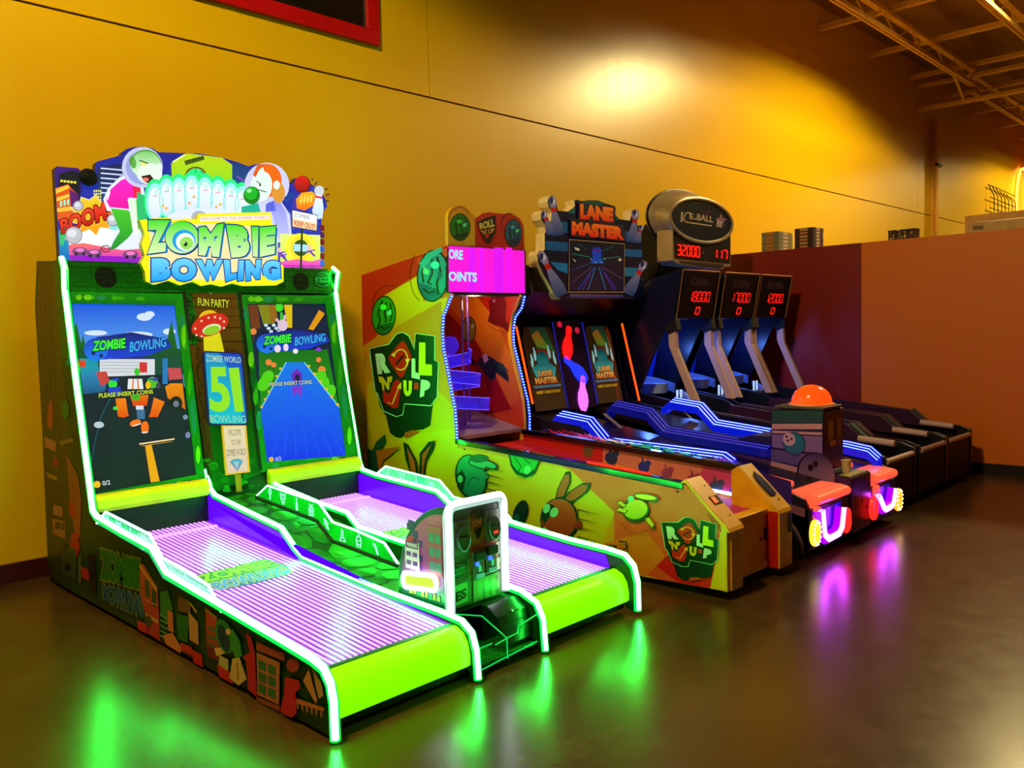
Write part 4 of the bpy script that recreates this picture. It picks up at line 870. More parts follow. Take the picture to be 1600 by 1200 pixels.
fa2.build('front_print', cs, printed('console_front', 0))
fr = fillet(fillet([V((x0+.004, yf-.012, .262)), V((x0+.004, yf-.012, .775)), V((x1-.004, yf-.012, .775)), V((x1-.004, yf-.012, .285))], 1, .05), 6, .05)
neon(fr, cs, .0165, WHITEC, WHITE_HALO, name='frame_light')
for u in (.25, .80):   # card readers
    c = V((x0+(x1-x0)*u, yf, .60+.035*u))
    r_ = MB(); r_.box(c.x-.052, c.x+.052, yf-.008, yf, c.z-.075, c.z+.085, mat('reader_plate', (120, 118, 104), .35)); rd = r_.build('card_reader', cs, bevel=.003)
    ov = [(c.x+.042*math.cos(q), c.z+(.055+.012*(math.sin(q) < 0))*math.sin(q)) for q in [2*math.pi*k/20 for k in range(20)]]
    MB().prism(ov, 'y', yf-.026, yf-.008, mat('reader_body', (96, 100, 90), .3)).build('reader_face', rd, bevel=.005)
    MB().box(c.x-.03, c.x+.03, yf-.030, yf-.026, c.z+.005, c.z+.009, dark).build('card_slot', rd)
    MB().tube([V((c.x+.04*math.cos(q), yf-.028, c.z+.062*math.sin(q))) for q in [math.radians(a_) for a_ in range(190, 351, 16)]], .0022, glow('reader_green', (.05, .7, .22), .55), 6).build('light_arc', rd)
    if u > .5: MB().box(c.x-.012, c.x+.014, yf-.031, yf-.026, c.z-.032, c.z-.020, glow('reader_red', (1, .04, .02), 1.6)).build('indicator', rd)
for u, v in ((.52, .36), (.75, .385)):   # coin mechanisms
    X = x0+(x1-x0)*u; Z = .27+.5*v
    m_ = MB().box(X-.036, X+.036, yf-.012, yf, Z-.065, Z+.075, mat('coin_plate', (118, 128, 112), .3, .6)).build('coin_mechanism', cs, bevel=.003)
    MB().box(X-.034, X+.034, yf-.03, yf-.012, Z+.03, Z+.072, dark).build('hood', m_, bevel=.003)
    MB().cyl((X-.012, yf-.012, Z+.012), (X-.012, yf-.02, Z+.012), .011, glow('coin_blue', (.02, .08, 1), 4), 12).build('coin_button', m_)
    MB().box(X-.002, X+.012, yf-.017, yf-.012, Z-.03, Z+.0, glow('coin_green', (.05, .8, .2), .8)).build('coin_slot', m_)
    MB().box(X-.02, X+.03, yf-.02, yf-.012, Z-.06, Z-.04, glow('coin_green2', (.1, .8, .35), .5)).build('return_flap', m_)
# oval lamp on the console side
oc = (yf+.185, .385)
ovp = [(oc[0]+sx*.105+.022*math.cos(q), oc[1]+.012*sx*-1+.036*math.sin(q)) for sx, qs in ((1, range(-90, 91, 20)), (-1, range(90, 271, 20))) for q in [math.radians(a_) for a_ in qs]]
lamp = MB().prism(ovp, 'x', x0-.022, x0, glow('oval_lens', (.62, .86, .02), 1.1)).build('side_lamp', cs, label='oval side lamp with white rim')
MB().tube([V((x0-.022, *p)) for p in ovp], .012, WHITEC, 8, closed=True).build('rim', lamp)
# ticket bay under the console
BAY = mat('ticket_bay', (8, 30, 16), .25)
MB().prism([(2.99, .08), (2.99, .262), (2.95, .262), (2.875, .225), (2.845, .14), (2.845, .08)], 'x', 2.80, 3.014, BAY).build('hopper_cover', ZB, bevel=.004, label='dark curved cover beside the ticket tray')
for z in (.232, .125): MB().cyl((2.90, 2.88 if z > .2 else 2.845, z), (2.90, 2.868 if z > .2 else 2.838, z), .006, steel, 8).build('screw', ZB)
tr = MB(); tr.box(2.585, 3.01, 2.815, 3.0, .045, .055, mat('tray_green', (10, 110, 30), .35)).box(2.585, 3.01, 2.99, 3.0, .055, .26, BAY); tr = tr.build('ticket_tray', ZB)
for k in range(6): MB().box(2.60+.03*k, 2.612+.03*k, 2.83, 2.98, .055, .062, mat('tray_rib', (14, 140, 40), .35)).build('rib', tr)
EG = glow('acrylic_edge_green', (.0, .75, .10), .9)
MB().box(2.585, 2.80, 2.812, 2.816, .05, .16, mat('tray_acrylic', (60, 200, 90), .05, alpha=.14)).build('tray_window', tr)
e = MB()
for P in ([(2.62, 2.98, .262), (2.72, 2.90, .245), (2.80, 2.815, .135), (2.80, 2.812, .035)], [(2.59, 2.814, .135), (2.70, 2.814, .137)], [(2.72, 2.812, .125), (2.80, 2.812, .135), (2.87, 2.812, .142), (2.88, 2.812, .175), (3.01, 2.812, .195)], [(2.585, 2.812, .03), (2.80, 2.812, .045), (3.01, 2.812, .06)]):
    e.tube([V(p) for p in P], .0035, EG, 6)
e.build('acrylic_edges', tr)
# ================================================================== rolling-ball machine with rabbits
RM = thing('ball_rolling_machine', (4.67, 4.2, 0), 'yellow and red ball rolling arcade machine with rabbit artwork and a pink message sign', 'arcade machine')
RX0, RX1 = 4.31, 5.10
YP = mat('yellow_laminate', (236, 168, 12), .38)
REDI = mat('red_interior', (190, 26, 16), .4)
wl = [(705, 461), (699, 477), (692, 494), (690.5, 517), (692, 545), (699, 580), (705, 613), (710, 638), (712, 662), (713, 686)]
wr = [(819, 462), (814, 482), (804, 496), (801, 517), (802, 538), (809, 566), (817, 599), (824, 627), (826.5, 650), (826.5, 671)]
wy = [(onx(a, b, RX0).y, onx(a, b, RX0).z) for a, b in wl]
rprof = [(5.98, .10), (5.98, 2.12), (4.873, 2.278), (4.873, 1.93)] + wy + [(2.80, .665), (2.765, .65), (2.50, .42), (2.50, .055), (2.62, .055), (3.2, .045)]
for x in (RX0, RX1-.03):
    MB().prism(rprof, 'x', x, x+.03, YP).build('side_panel', RM, bevel=.003)
MB().prism([(5.95, .1), (5.95, 2.1), (5.90, 2.1), (5.62, .95), (5.62, .1)], 'x', RX0+.03, RX1-.03, REDI).build('back_panel', RM)
MB().box(RX0+.03, RX1-.03, 4.90, 5.92, 2.05, 2.11, REDI).build('roof', RM)
MB().box(RX0+.04, RX1-.04, 2.75, 5.9, .0, .10, dark).build('plinth', RM)
for x in (RX0+.08, RX1-.08):
    for y in (2.75, 5.7): MB().lathe((x, y, 0), [(.04, 0), (.04, .03), (.012, .032), (.012, .09)], rubber, 12).build('foot', RM)
# inside: print on back and right inner wall
ia = Art(lambda u, v: V((RX0+.03+(RX1-RX0-.06)*u, 5.90-.28*(1-v), .95+1.15*v)), (0, -1, .1), start=.003)
ia.rect(0, 0, 1, 1, (190, 40, 20), (205, 70, 20)); ia.poly([(0, .6), (.0, .9), (1, .2), (1, .0), (.8, 0)], (210, 100, 30)); ia.poly([(0, 0), (.6, 0), (0, .5)], (150, 14, 20))
ia.build('inner_print', RM, printed('roll_inner', 0, .4))
ib = Art(lambda x, y: onx(x, y, RX1-.03), (-1, 0, 0), start=.002)
ib.poly([(690, 455), (812, 460), (806, 482), (796, 497), (793, 518), (795, 540), (801, 568), (809, 600), (816, 628), (819, 668), (690, 690)], (206, 86, 20), (196, 50, 16))
ib.poly([(703, 458), (742, 459), (775, 500), (800, 560), (812, 622), (796, 634), (765, 560), (722, 500), (703, 480)], (226, 120, 20), (206, 84, 20)); ib.poly([(742, 459), (812, 461), (800, 490), (794, 520), (770, 494)], (190, 30, 16)); ib.poly([(690, 480), (712, 500), (745, 535), (775, 590), (800, 640), (690, 660)], (150, 10, 22)); ib.poly([(690, 540), (730, 560), (760, 600), (770, 640), (690, 660)], (186, 26, 20))
ib.poly([(764, 470), (772, 462), (788, 462), (792, 476), (790, 500), (796, 506), (794, 518), (786, 512), (772, 508), (762, 502), (766, 488)], (110, 8, 22)); ib.ell(772, 470, 2.5, 2.5, (160, 90, 150)); ib.line([(764, 508), (776, 516), (790, 520)], .8, (80, 20, 10))
ib.ell(733, 515, 11.5, 21, (30, 24, 10)); ib.ell(733, 515, 10, 19, (120, 108, 30)); ib.line([(728, 502), (732, 516), (728, 526)], 1.6, (30, 26, 8)); ib.line([(736, 500), (740, 514)], 1.6, (30, 26, 8)); ib.ell(739, 510, 2.2, 4, (170, 170, 120)); ib.line([(726, 530), (738, 532)], 1.6, (30, 26, 8))
ib.poly([(744, 567), (752, 558), (764, 556), (774, 562), (784, 572), (794, 584), (796, 598), (786, 590), (776, 582), (774, 592), (766, 594), (756, 580)], (18, 36, 50)); ib.poly([(770, 562), (786, 568), (796, 582), (782, 576)], (26, 54, 70)); ib.poly([(744, 567), (736, 556), (726, 548), (724, 552), (734, 564), (742, 574)], (24, 14, 24)); ib.poly([(754, 556), (760, 552), (764, 562), (758, 568), (756, 562)], (214, 140, 190)); ib.ell(751, 563, 3, 4, (60, 10, 40))
ib.build('inner_print', RM, printed('roll_inner', 0, .4))
MB().prism([(5.62, .96), (4.86, .80), (4.86, .77), (5.62, .9)], 'x', RX0+.03, RX1-.03, mat('grey_plum_plate', (150, 120, 150), .35)).build('catch_plate', RM)
# spiral ball track
TRK = mat('blue_track', (40, 30, 220), .15, emit=(.06, .02, 1), es=.40, alpha=.5)
cx, cy = 4.60, 5.20
rim = MB(); sp = MB(); N = 72; rings = []; e0 = []; e1 = []
for k in range(N+1):
    t = 2.15*k/N; a = t*2*math.pi-1.2; r = .12+.15*t/2.15; z = 1.40-.20*t; d = V((math.cos(a), math.sin(a), 0)); c = V((cx, cy, z))
    rings.append([c+d*(r-.050)+V((0, 0, .03)), c+d*(r-.040)+V((0, 0, -.02)), c+d*(r+.045)+V((0, 0, -.02)), c+d*(r+.055)+V((0, 0, .075)), c+d*(r+.051)+V((0, 0, .075)), c+d*(r+.041)+V((0, 0, -.016)), c+d*(r-.036)+V((0, 0, -.016)), c+d*(r-.046)+V((0, 0, .03))])
    e0.append(c+d*(r+.053)+V((0, 0, .075))); e1.append(c+d*(r+.045)+V((0, 0, -.02)))
sp.loft(rings, TRK); trk = sp.build('spiral_track', RM, smooth=True, label='blue glowing spiral ball track')
rim.tube(e0, .004, glow('track_rim', (.10, .06, 1), 1.6), 5); rim.tube(e1, .003, glow('track_rim', (.10, .06, 1), 1.6), 5); rim.build('track_edge', trk)
MB().lathe((cx, cy, 1.42), [(.0, .16), (.05, .15), (.075, .10), (.075, .06), (.03, 0), (.0, 0)], TRK, 16).build('track_funnel', RM, smooth=True)
for (dx, dy) in ((-.02, -.18), (.16, -.05)): MB().cyl((cx+dx, cy+dy, .85), (cx+dx, cy+dy, 2.05), .008, mat('violet_rod', (110, 60, 190), .2), 8).build('support_rod', RM)
d = bpy.data.lights.new('cabinet_light', 'POINT'); d.energy = 4.5; d.color = (1, .72, .5); d.shadow_soft_size = .04
o = bpy.data.objects.new('cabinet_light', d); COL.objects.link(o); o.parent = RM; o.location = V((.05, .82, 1.83))
# head board and message sign
RY = 4.86
rp = lambda x, y: ony(x, y, RY)
HB = [(700, 386), (699.5, 340), (701, 331), (707, 324), (716, 320), (727, 323), (736, 333), (744, 342), (750, 341), (752, 334), (764, 331), (772, 333), (774, 340), (783, 337), (792, 333), (799, 334), (802, 339), (812, 341), (818, 352), (819.5, 392)]
hd = MB().plate([rp(*p) for p in HB], (0, .03, 0), YP).build('head_board', RM, label='cut-out head board with two faces')
a = Art(rp, hn, start=.0015)
a.poly(HB, (190, 60, 20)); a.poly([(700, 386), (699.5, 340), (701, 331), (707, 324), (716, 320), (727, 323), (736, 333), (742, 341), (742, 384)], (214, 130, 20), (200, 150, 20)); a.poly([(742, 342), (752, 334), (772, 333), (790, 334), (812, 341), (819, 390), (742, 386)], (196, 40, 20), (170, 16, 10)); a.poly([(783, 338), (799, 335), (812, 342), (790, 392), (770, 388)], (190, 34, 14))
def face(a, cx, cy, rx, ry, c, dk_, rot=0, flip=1, features=True):
    q = math.radians(rot)
    def w(x, y): x *= flip; return (cx+rx*(x*math.cos(q))-ry*y*math.sin(q), cy+rx*x*math.sin(q)+ry*y*math.cos(q))
    a.ell(cx, cy, rx*1.1, ry*1.08, (10, 24, 14), rot=rot); a.ell(cx, cy, rx, ry, c, rot=rot)
    a.poly([w(-.2, .5), w(.9, .3), w(.75, .7), w(.3, .97), w(-.3, .95), w(-.7, .7)], dk_)
    a.line([w(-.2, -.8), w(-.5, -.2), w(-.3, .3), w(-.45, .75)], rx*.16, (10, 30, 16)); a.line([w(.15, -.7), w(.05, -.1), w(.3, .3), w(.05, .35)], rx*.14, (10, 30, 16)); a.line([w(.5, -.7), w(.75, -.1), w(.6, .3)], rx*.12, (10, 30, 16))
    a.poly([w(.25, -.2), w(.65, -.35), w(.7, -.1), w(.35, .0)], (90, 220, 190)); a.poly([w(-.65, -.1), w(-.3, -.2), w(-.35, .05), w(-.6, .1)], dk_); a.line([w(-.2, .62), w(.2, .72), w(.6, .55)], rx*.14, (10, 26, 14))
    a.ell(*w(-.1, -.45), rx*.3, ry*.16, tuple(min(255, int(v*1.5)+20) for v in c), rot=rot)
a.ring(718, 345, 17, 21, 1, (70, 40, 10), a0=180, a1=330); face(a, 718.5, 355, 15, 20, (24, 110, 36), (14, 70, 30)); face(a, 801.5, 364, 12.5, 20, (24, 90, 140), (14, 50, 100)); a.ring(796, 350, 13, 17, 1, (70, 10, 10), a0=150, a1=330)
a.poly([(745, 348), (757, 341), (774, 336), (774, 362), (765, 380), (759, 379), (752, 368)], (30, 14, 10)); a.text('ROLL', ((748, 349), (771, 341), (772, 354), (749, 359)), (220, 190, 90), bold=.05); a.text("'N' UP", ((750, 360), (772, 356), (771, 364), (753, 367)), (220, 150, 60), bold=.04); a.poly([(757, 366), (764, 364), (762, 372), (757, 371)], (190, 20, 20))
a.build('head_print', hd, printed('roll_print', 0, .4))
sq = [(700, 383), (820, 391), (821, 459), (700, 457)]
sg_ = MB().plate([rp(*p)+V((0, -.012, 0)) for p in sq], (0, .04, 0), dark).build('message_sign', RM, label='glowing pink message sign')
a = Art(lambda x, y: ony(x, y, RY-.012), hn, start=.001)
a.poly([(701, 384), (819, 392), (820, 458), (701, 456)], (255, 0, 205), (245, 0, 225)); 
for (x0_, x1_, c_) in ((732, 742, (225, 0, 250)), (748, 756, (235, 0, 245)), (772, 786, (220, 0, 240)), (790, 800, (240, 0, 235))): a.poly([(x0_, 386.5), (x1_, 387.5), (x1_, 457), (x0_, 456.8)], c_)
a.text('ORE', ((701, 389), (723, 391), (723, 406), (701, 404)), (140, 240, 250), bold=.035); a.text('OINTS', ((701, 424), (745, 426), (745, 441), (701, 439)), (140, 240, 250), bold=.035)
a.build('message', sg_, printed('message_backlit', 1.08, .3))
MB().box(RX0+.02, RX1-.02, RY-.01, RY+.2, 1.895, 1.925, black).build('sign_rail', RM)
# wavy light strips with single diodes
BLEDS = glow('blue_led_strip', (.01, .03, 1), 1.3, (4, 6, 60)); BLED = glow('blue_led', (.16, .36, 1), 4)
for (pts, X, nm) in ((wl, RX0-.004, 'left'), (wr, RX1-.002, 'right')):
    P = [onx(a_, b_, X) for a_, b_ in pts]; s_ = MB(); s_.tube([p+V((0, -.006, 0)) for p in P], .012, BLEDS, 8); strip = s_.build('light_strip', RM, smooth=True)
    L = [(P[i+1]-P[i]).length for i in range(len(P)-1)]; tot = sum(L); d = MB(); n = 48
    for k in range(n):
        q = tot*(k+.5)/n; i = 0
        while q > L[i]: q -= L[i]; i += 1
        c = P[i]+(P[i+1]-P[i])*(q/L[i])+V((-.007, -.016, 0)); d.box(c.x-.0055, c.x+.0055, c.y-.004, c.y+.004, c.z-.005, c.z+.005, BLED)
    d.build('diodes', strip, kind='stuff')
# play field, rails, posts, door
pf = [(2.60, .40), (4.86, .70)]
MB().prism([(2.60, .37), (4.86, .67), (4.86, .70), (2.60, .40)], 'x', RX0+.03, RX1-.03, REDI).build('play_field', RM)
a = Art(lambda u, y: V((RX0+.03+(RX1-RX0-.06)*u, y, .40+(y-2.60)*.1327)), (0, 0, 1), start=.002)
a.poly([(0, 2.62), (1, 2.62), (1, 4.84), (0, 4.84)], (200, 40, 130), (200, 30, 20)); a.poly([(0, 3.1), (1, 2.9), (1, 4.0), (0, 4.1)], (205, 120, 80), (205, 110, 60))
a.build('field_print', RM, printed('roll_inner', 0, .4))
a = Art(lambda y, z: V((RX1-.031, y, z)), (-1, 0, 0), start=.0015)
a.poly([(2.78, .45), (2.78, .64), (4.84, .78), (4.84, .70)], (214, 120, 110)); a.poly([(4.0, .58), (4.0, .72), (4.84, .78), (4.84, .70)], (205, 36, 20)); a.poly([(2.78, .45), (2.78, .64), (3.1, .66), (3.2, .5)], (200, 60, 120))
for (y, c_, s_) in ((4.15, (110, 90, 50), .05), (3.92, (30, 50, 110), .06), (3.62, (30, 50, 170), .05), (3.42, (150, 60, 110), .045), (3.2, (140, 50, 110), .05), (3.02, (60, 70, 100), .05), (2.86, (30, 50, 200), .055)):
    z = .40+(y-2.6)*.1327+.05; a.ell(y, z, s_, s_*.8, c_); a.ell(y-s_*.8, z+s_*.7, s_*.5, s_*.4, c_); a.poly([(y+s_*.2, z+s_*.5), (y+s_*.5, z+s_*1.9), (y-s_*.2, z+s_*.7)], c_); a.line([(y+s_*.4, z-s_*.5), (y+s_*.5, z-s_*1.2)], .012, c_); a.line([(y-s_*.4, z-s_*.5), (y-s_*.5, z-s_*1.2)], .012, c_)
a.build('inner_print', RM, printed('roll_inner', 0, .4))
for (x0_, x1_) in ((RX0-.006, RX0+.05), (RX1-.055, RX1+.004)):
    MB().prism([(2.79, .625), (4.84, .752), (4.84, .795), (2.79, .672)], 'x', x0_, x1_, mat('black_gloss_rail', (12, 12, 14), .12, coat=.5)).build('rail', RM, bevel=.006)
post = [(2.83, .10), (2.83, .655), (2.775, .69), (2.50, .432), (2.49, .41), (2.49, .055), (2.62, .055)]
for (x0_, x1_, nm) in ((RX0+.0302, RX0+.165, 'left'), (RX1-.165, RX1+.008, 'right')):
    pp = MB().prism(post, 'x', x0_, x1_, YP).build('front_post', RM, bevel=.006)
    for (y, z) in ((2.72, .637), (2.55, .478)):
        n_ = V((0, -.258, .275)).normalized(); c = V(((x0_+x1_)/2+.02, y, z+.004)); MB().cyl(c, c+n_*.004, .006, dark, 8).build('screw', pp)
    n_ = V((0, -.684, .729)); t_ = V((0, -.729, -.684)); c0 = V(((x0_+x1_)/2, 2.64, .5635))
    if nm == 'left':
        MB().prism([(2.82, .662), (2.775, .694), (2.493, .432), (2.478, .41), (2.50, .41), (2.775, .668)], 'x', RX0-.006, RX0+.166, YP).build('post_cap', pp, bevel=.004)
        u = V((1, 0, 0)); q = lambda a_, b_: c0+u*a_+t_*b_+n_*.003
        MB().plate([q(-.035, -.03), q(.055, -.03), q(.055, .03), q(-.035, .03)], n_*.006, dark).build('credit_display', pp, bevel=.002)
        MB().plate([q(-.028, -.022)+n_*.0065, q(.01, -.022)+n_*.0065, q(.01, .022)+n_*.0065, q(-.028, .022)+n_*.0065], n_*.002, glow('credit_orange', (1, .12, .01), 1.3)).build('lit_digits', pp)
    else:
        P = [c0+V((1, 0, 0))*.042*math.cos(b_)+t_*(.105*math.sin(b_) if math.sin(b_) < 0 else .085*min(1, math.sin(b_)*1.8))+n_*.001 for b_ in [2*math.pi*k/24 for k in range(24)]]
        MB().plate(P, n_*.012, mat('reader_blue', (16, 22, 90), .25)).build('card_reader', pp, bevel=.003)
        MB().box(x0_-.002, x0_, 2.50, 2.80, .06, .42, REDI).build('red_cheek', pp)
        MB().box(x1_-.055, x1_-.012, 2.484, 2.49, .27, .40, dark).build('coin_slot', pp, bevel=.002)
dr = MB().box(RX0+.165, RX1-.165, 2.585, 2.605, .10, .40, YP).build('front_door', RM, bevel=.003)
MB().box(RX0+.165, RX1-.165, 2.57, 2.66, .40, .435, YP).build('door_ledge', RM, bevel=.005)
MB().box(RX0+.165, RX1-.165, 2.575, 2.61, .055, .10, YP).build('kick_board', RM, bevel=.003)
MB().cyl((RX1-.23, 2.585, .25), (RX1-.23, 2.574, .25), .012, steel, 12).build('lock', dr)
MB().box(RX1-.19, RX1-.17, 2.575, 2.585, .24, .31, dark).build('latch', dr)
MB().tube([(RX1-.05, 3.04, .482), (RX1-.05, 2.815, .468)], .011, glow('blue_bar_light', (.28, .36, 1), 6), 8).build('glow_bar', RM, label='short glowing blue light bar on the play field')
MB().tube([V((RX0+.022, 3.55, .722)), V((RX0+.022, 3.05, .692))], .010, glow('red_bar_reflection', (1, .02, .01), 1.4), 8).build('glow_bar', RM, label='red reflection on the near rail, built as a glowing bar')  # glowing bar put in as a red reflection on the rail
# print on the outer left flank
fp_ = lambda x, y: onx(x, y, RX0)
r = Art(fp_, (-1, 0, 0), start=.0012, step=.00012)
wpx = [p for p in wl]
r.poly([(565, 430), (698, 383), (700, 456)] + wpx + [(1070, 757), (1136, 818), (1136, 924), (1000, 900), (840, 868), (700, 840), (580, 812)], (206, 120, 10), (216, 168, 6))
r.poly([(565, 430), (699, 383), (700, 410), (652, 430), (598, 463), (586, 500), (590, 525), (567, 541)], (200, 20, 10), (196, 40, 10))
r.poly([(652, 404), (698, 388), (700, 452), (690, 470), (660, 470)], (216, 70, 30)); r.poly([(598, 463), (654, 431), (662, 470), (700, 465), (690, 500), (640, 512), (612, 522), (604, 500)], (226, 196, 10), (206, 140, 10))
r.poly([(567, 541), (690, 470), (691, 545), (700, 590), (574, 640)], (200, 120, 10), (206, 140, 8))
r.poly([(574, 600), (640, 560), (712, 640), (712, 690), (575, 760)], (206, 160, 6), (210, 190, 6))
r.poly([(574, 690), (712, 670), (715, 700), (900, 735), (965, 790), (940, 850), (820, 850), (700, 838), (580, 810)], (214, 190, 8), (206, 176, 6)); r.poly([(845, 712), (1070, 757), (1136, 818), (1136, 924), (1030, 905), (960, 880), (960, 800), (893, 735)], (232, 96, 46), (226, 80, 34))
r.poly([(1020, 880), (1060, 860), (1120, 890), (1128, 922), (1060, 910)], (214, 24, 10)); r.poly([(1128, 815), (1136, 820), (1136, 924), (1110, 919), (1120, 870)], (226, 180, 10)); r.poly([(1104, 800), (1126, 818), (1128, 832), (1112, 816)], (180, 40, 14)); r.poly([(940, 850), (1010, 830), (1040, 870), (1010, 900), (900, 880)], (226, 122, 20))
r.ring(608, 480, 26, 34, .9, (60, 20, 6), a0=150, a1=290); face(r, 600, 493, 17.5, 29, (20, 150, 30), (10, 96, 40), rot=4); r.ring(664, 430, 23, 42, .9, (60, 20, 6), a0=110, a1=230)
face(r, 677, 431, 23, 38, (20, 140, 180), (10, 90, 140), rot=4, flip=-1); r.poly([(656, 412), (668, 396), (690, 386), (693, 392), (676, 402), (662, 420)], (30, 170, 200))
def roll_logo(r):
    O = [(578, 545), (608, 538), (620, 522), (630, 519), (640, 525), (648, 546), (650, 521), (680, 525), (680, 563), (686, 566), (684, 620), (678, 626), (673, 665), (662, 671), (652, 672), (634, 679), (628, 684), (620, 683), (610, 676), (604, 650), (594, 634), (590, 614), (587, 612)]
    r.poly(O, (6, 40, 18)); W = [(578, 545), (608, 538), (620, 522), (630, 519), (640, 525), (648, 546), (650, 521), (680, 525), (680, 563), (686, 566), (684, 620), (674, 634), (633, 631), (630, 648), (620, 651), (600, 642), (590, 614), (587, 612)]
    r.line(W, 1.5, (150, 220, 180), closed=True)
    r.text('R', ((587, 553), (607, 550), (611, 582), (591, 585)), (190, 230, 210), bold=.09)
    r.poly([(626, 535), (632, 533), (644, 556), (643, 562), (630, 590), (624, 588), (608, 562), (609, 556)], (206, 24, 14)); r.ring(627, 562, 11, 16, 1.7, (240, 200, 40), a0=200, a1=520-30); r.poly([(612, 555), (617, 550), (618, 558)], (240, 200, 40)); r.poly([(634, 561), (642, 561), (637, 568)], (240, 200, 40)); r.line([(619, 570), (632, 555)], 3.2, (30, 20, 10))
    r.text('L', ((644, 560), (656, 561), (657, 593), (644, 590)), (190, 230, 210), bold=.09); r.text('L', ((656, 535), (675, 536), (676, 587), (655, 586)), (210, 220, 20), bold=.11); r.text("'N'", ((592, 588), (614, 588), (612, 608), (596, 611)), (226, 190, 20), bold=.06)
    r.poly([(599, 609), (609, 616), (616, 597), (622, 592), (628, 600), (623, 636), (616, 638), (600, 628)], (206, 24, 14)); r.line([(607, 629), (614, 631), (625, 603)], 1.8, (240, 200, 40)); r.poly([(621, 605), (628, 597), (628, 608)], (240, 200, 40))
    r.text('U', ((631, 594), (645, 595), (644, 619), (632, 619)), (210, 210, 20), bold=.10); r.poly([(648, 598), (655, 598), (655, 609), (648, 608)], (206, 50, 20)); r.text('P', ((659, 593), (674, 595), (672, 616), (657, 621)), (190, 230, 210), bold=.09); r.poly([(633, 676), (646, 672), (658, 674), (648, 680), (634, 685)], (190, 80, 20))
roll_logo(r)
c0 = onx(580, 545, RX0); c1 = onx(1036, 816, RX0)
r.xf = lambda p: c1+(p-c0)*.447
roll_logo(r)
r.xf = None
def rabbit(r, cx, cy, s, c, dk_, lean=0):
    def w(x, y): return (cx+s*(x-lean*y*.2), cy+s*y)
    for P in ([w(-.1, -.7), w(.05, -1.35), w(.45, -2.15), w(.70, -2.2), w(.72, -1.7), w(.35, -.8)], [w(.2, -.6), w(.6, -1.15), w(1.3, -1.6), w(1.75, -1.62), w(1.55, -1.15), w(.8, -.6)]):
        r.poly(P, (8, 44, 30)); q = [lerp(p, (sum(a_[0] for a_ in P)/len(P), sum(a_[1] for a_ in P)/len(P)), .22) for p in P]; r.poly(q, c)
    r.ell(cx+s*.15, cy+s*.25, s*.98, s*1.12, (8, 44, 30)); r.ell(cx+s*.12, cy+s*.22, s*.88, s*1.02, c, c2=dk_); r.ell(cx+s*1.1, cy+s*.5, s*.2, s*.22, dk_)
    r.poly([w(-.75, -.25), w(-.5, -.6), w(-.15, -.5), w(.05, -.2), w(-.35, .1), w(-.6, .5), w(-.75, .2)], (10, 50, 30)); r.ell(*w(-.5, -.32), s*.17, s*.25, (120, 230, 170), rot=20); r.ell(*w(-.12, -.12), s*.2, s*.26, (120, 230, 170), rot=30); r.ell(*w(-.6, .75), s*.12, s*.12, (120, 230, 170))
    r.poly([w(.4, 1.05), w(.9, 1.15), w(1.4, 1.5), w(1.2, 1.65), w(.5, 1.3)], (8, 44, 30)); r.poly([w(.45, 1.1), w(.9, 1.2), w(1.25, 1.5), w(.6, 1.3)], dk_)
    for k in range(4): r.poly([w(1.05, -.3+.45*k), w(2.2, .0+.45*k), w(1.05, -.22+.45*k)], (90, 60, 20))
rabbit(r, 871, 804, 31, (190, 84, 30), (150, 40, 20))
# teal rabbit, its ears swept back
r.ell(738, 745, 25, 36, (8, 44, 30), rot=-12); r.ell(738, 744, 22, 33, (30, 160, 120), rot=-12, c2=(20, 110, 96)); r.ell(757, 725, 24, 8, (8, 44, 30), rot=10); r.ell(756, 725, 21, 6, (60, 180, 140), rot=10); r.ell(750, 716, 15, 6.5, (20, 90, 70)); r.poly([(715, 742), (724, 734), (730, 746), (724, 772), (716, 760)], (8, 44, 30)); r.ell(721, 748, 4, 6, (80, 210, 150)); r.ring(744, 760, 10, 14, 1.4, (10, 70, 60), a0=180, a1=320); r.ell(762, 742, 4, 5, (40, 150, 120))
for k in range(4): r.poly([(760, 728+11*k), (792, 738+11*k), (760, 731+11*k)], (60, 70, 10))
r.poly([(796, 709), (846, 718), (842, 728), (836, 741), (822, 746), (808, 740), (800, 728)], (10, 50, 24)); r.poly([(799, 711), (843, 720), (838, 732), (826, 741), (812, 737), (803, 726)], (26, 170, 50)); r.ell(826, 734, 5, 7, (90, 215, 150), rot=20); r.line([(806, 714), (816, 728), (812, 738)], 1.6, (8, 60, 24)); r.line([(820, 716), (830, 724)], 1.6, (8, 60, 24))
r.ell(815, 802, 11, 22, (10, 40, 40), rot=18); r.ell(808, 812, 5, 10, (20, 80, 80), rot=18)
# yellow rabbit
r.ell(996, 797, 21, 17, (14, 60, 30), rot=-10); r.ell(995, 795.5, 19, 15, (220, 206, 30), rot=-10, c2=(170, 190, 30)); r.ell(1012, 776, 20, 5.5, (14, 60, 30), rot=8); r.ell(1011, 776, 17, 4, (226, 216, 60), rot=8); r.ell(988, 779, 5, 5, (110, 220, 190)); r.poly([(980, 780), (984, 786), (976, 790)], (14, 60, 30))
for P in ([(964, 784), (972, 781), (982, 790), (978, 793)], [(963, 796), (970, 792), (984, 797), (980, 802)], [(1008, 808), (1016, 806), (1026, 820), (1023, 827), (1014, 816)]): r.poly(P, (14, 60, 30)); r.poly([lerp(p, (sum(a_[0] for a_ in P)/len(P), sum(a_[1] for a_ in P)/len(P)), .2) for p in P], (220, 206, 40))
r.ring(1000, 796, 32, 36, .8, (110, 60, 14), a0=30, a1=150)
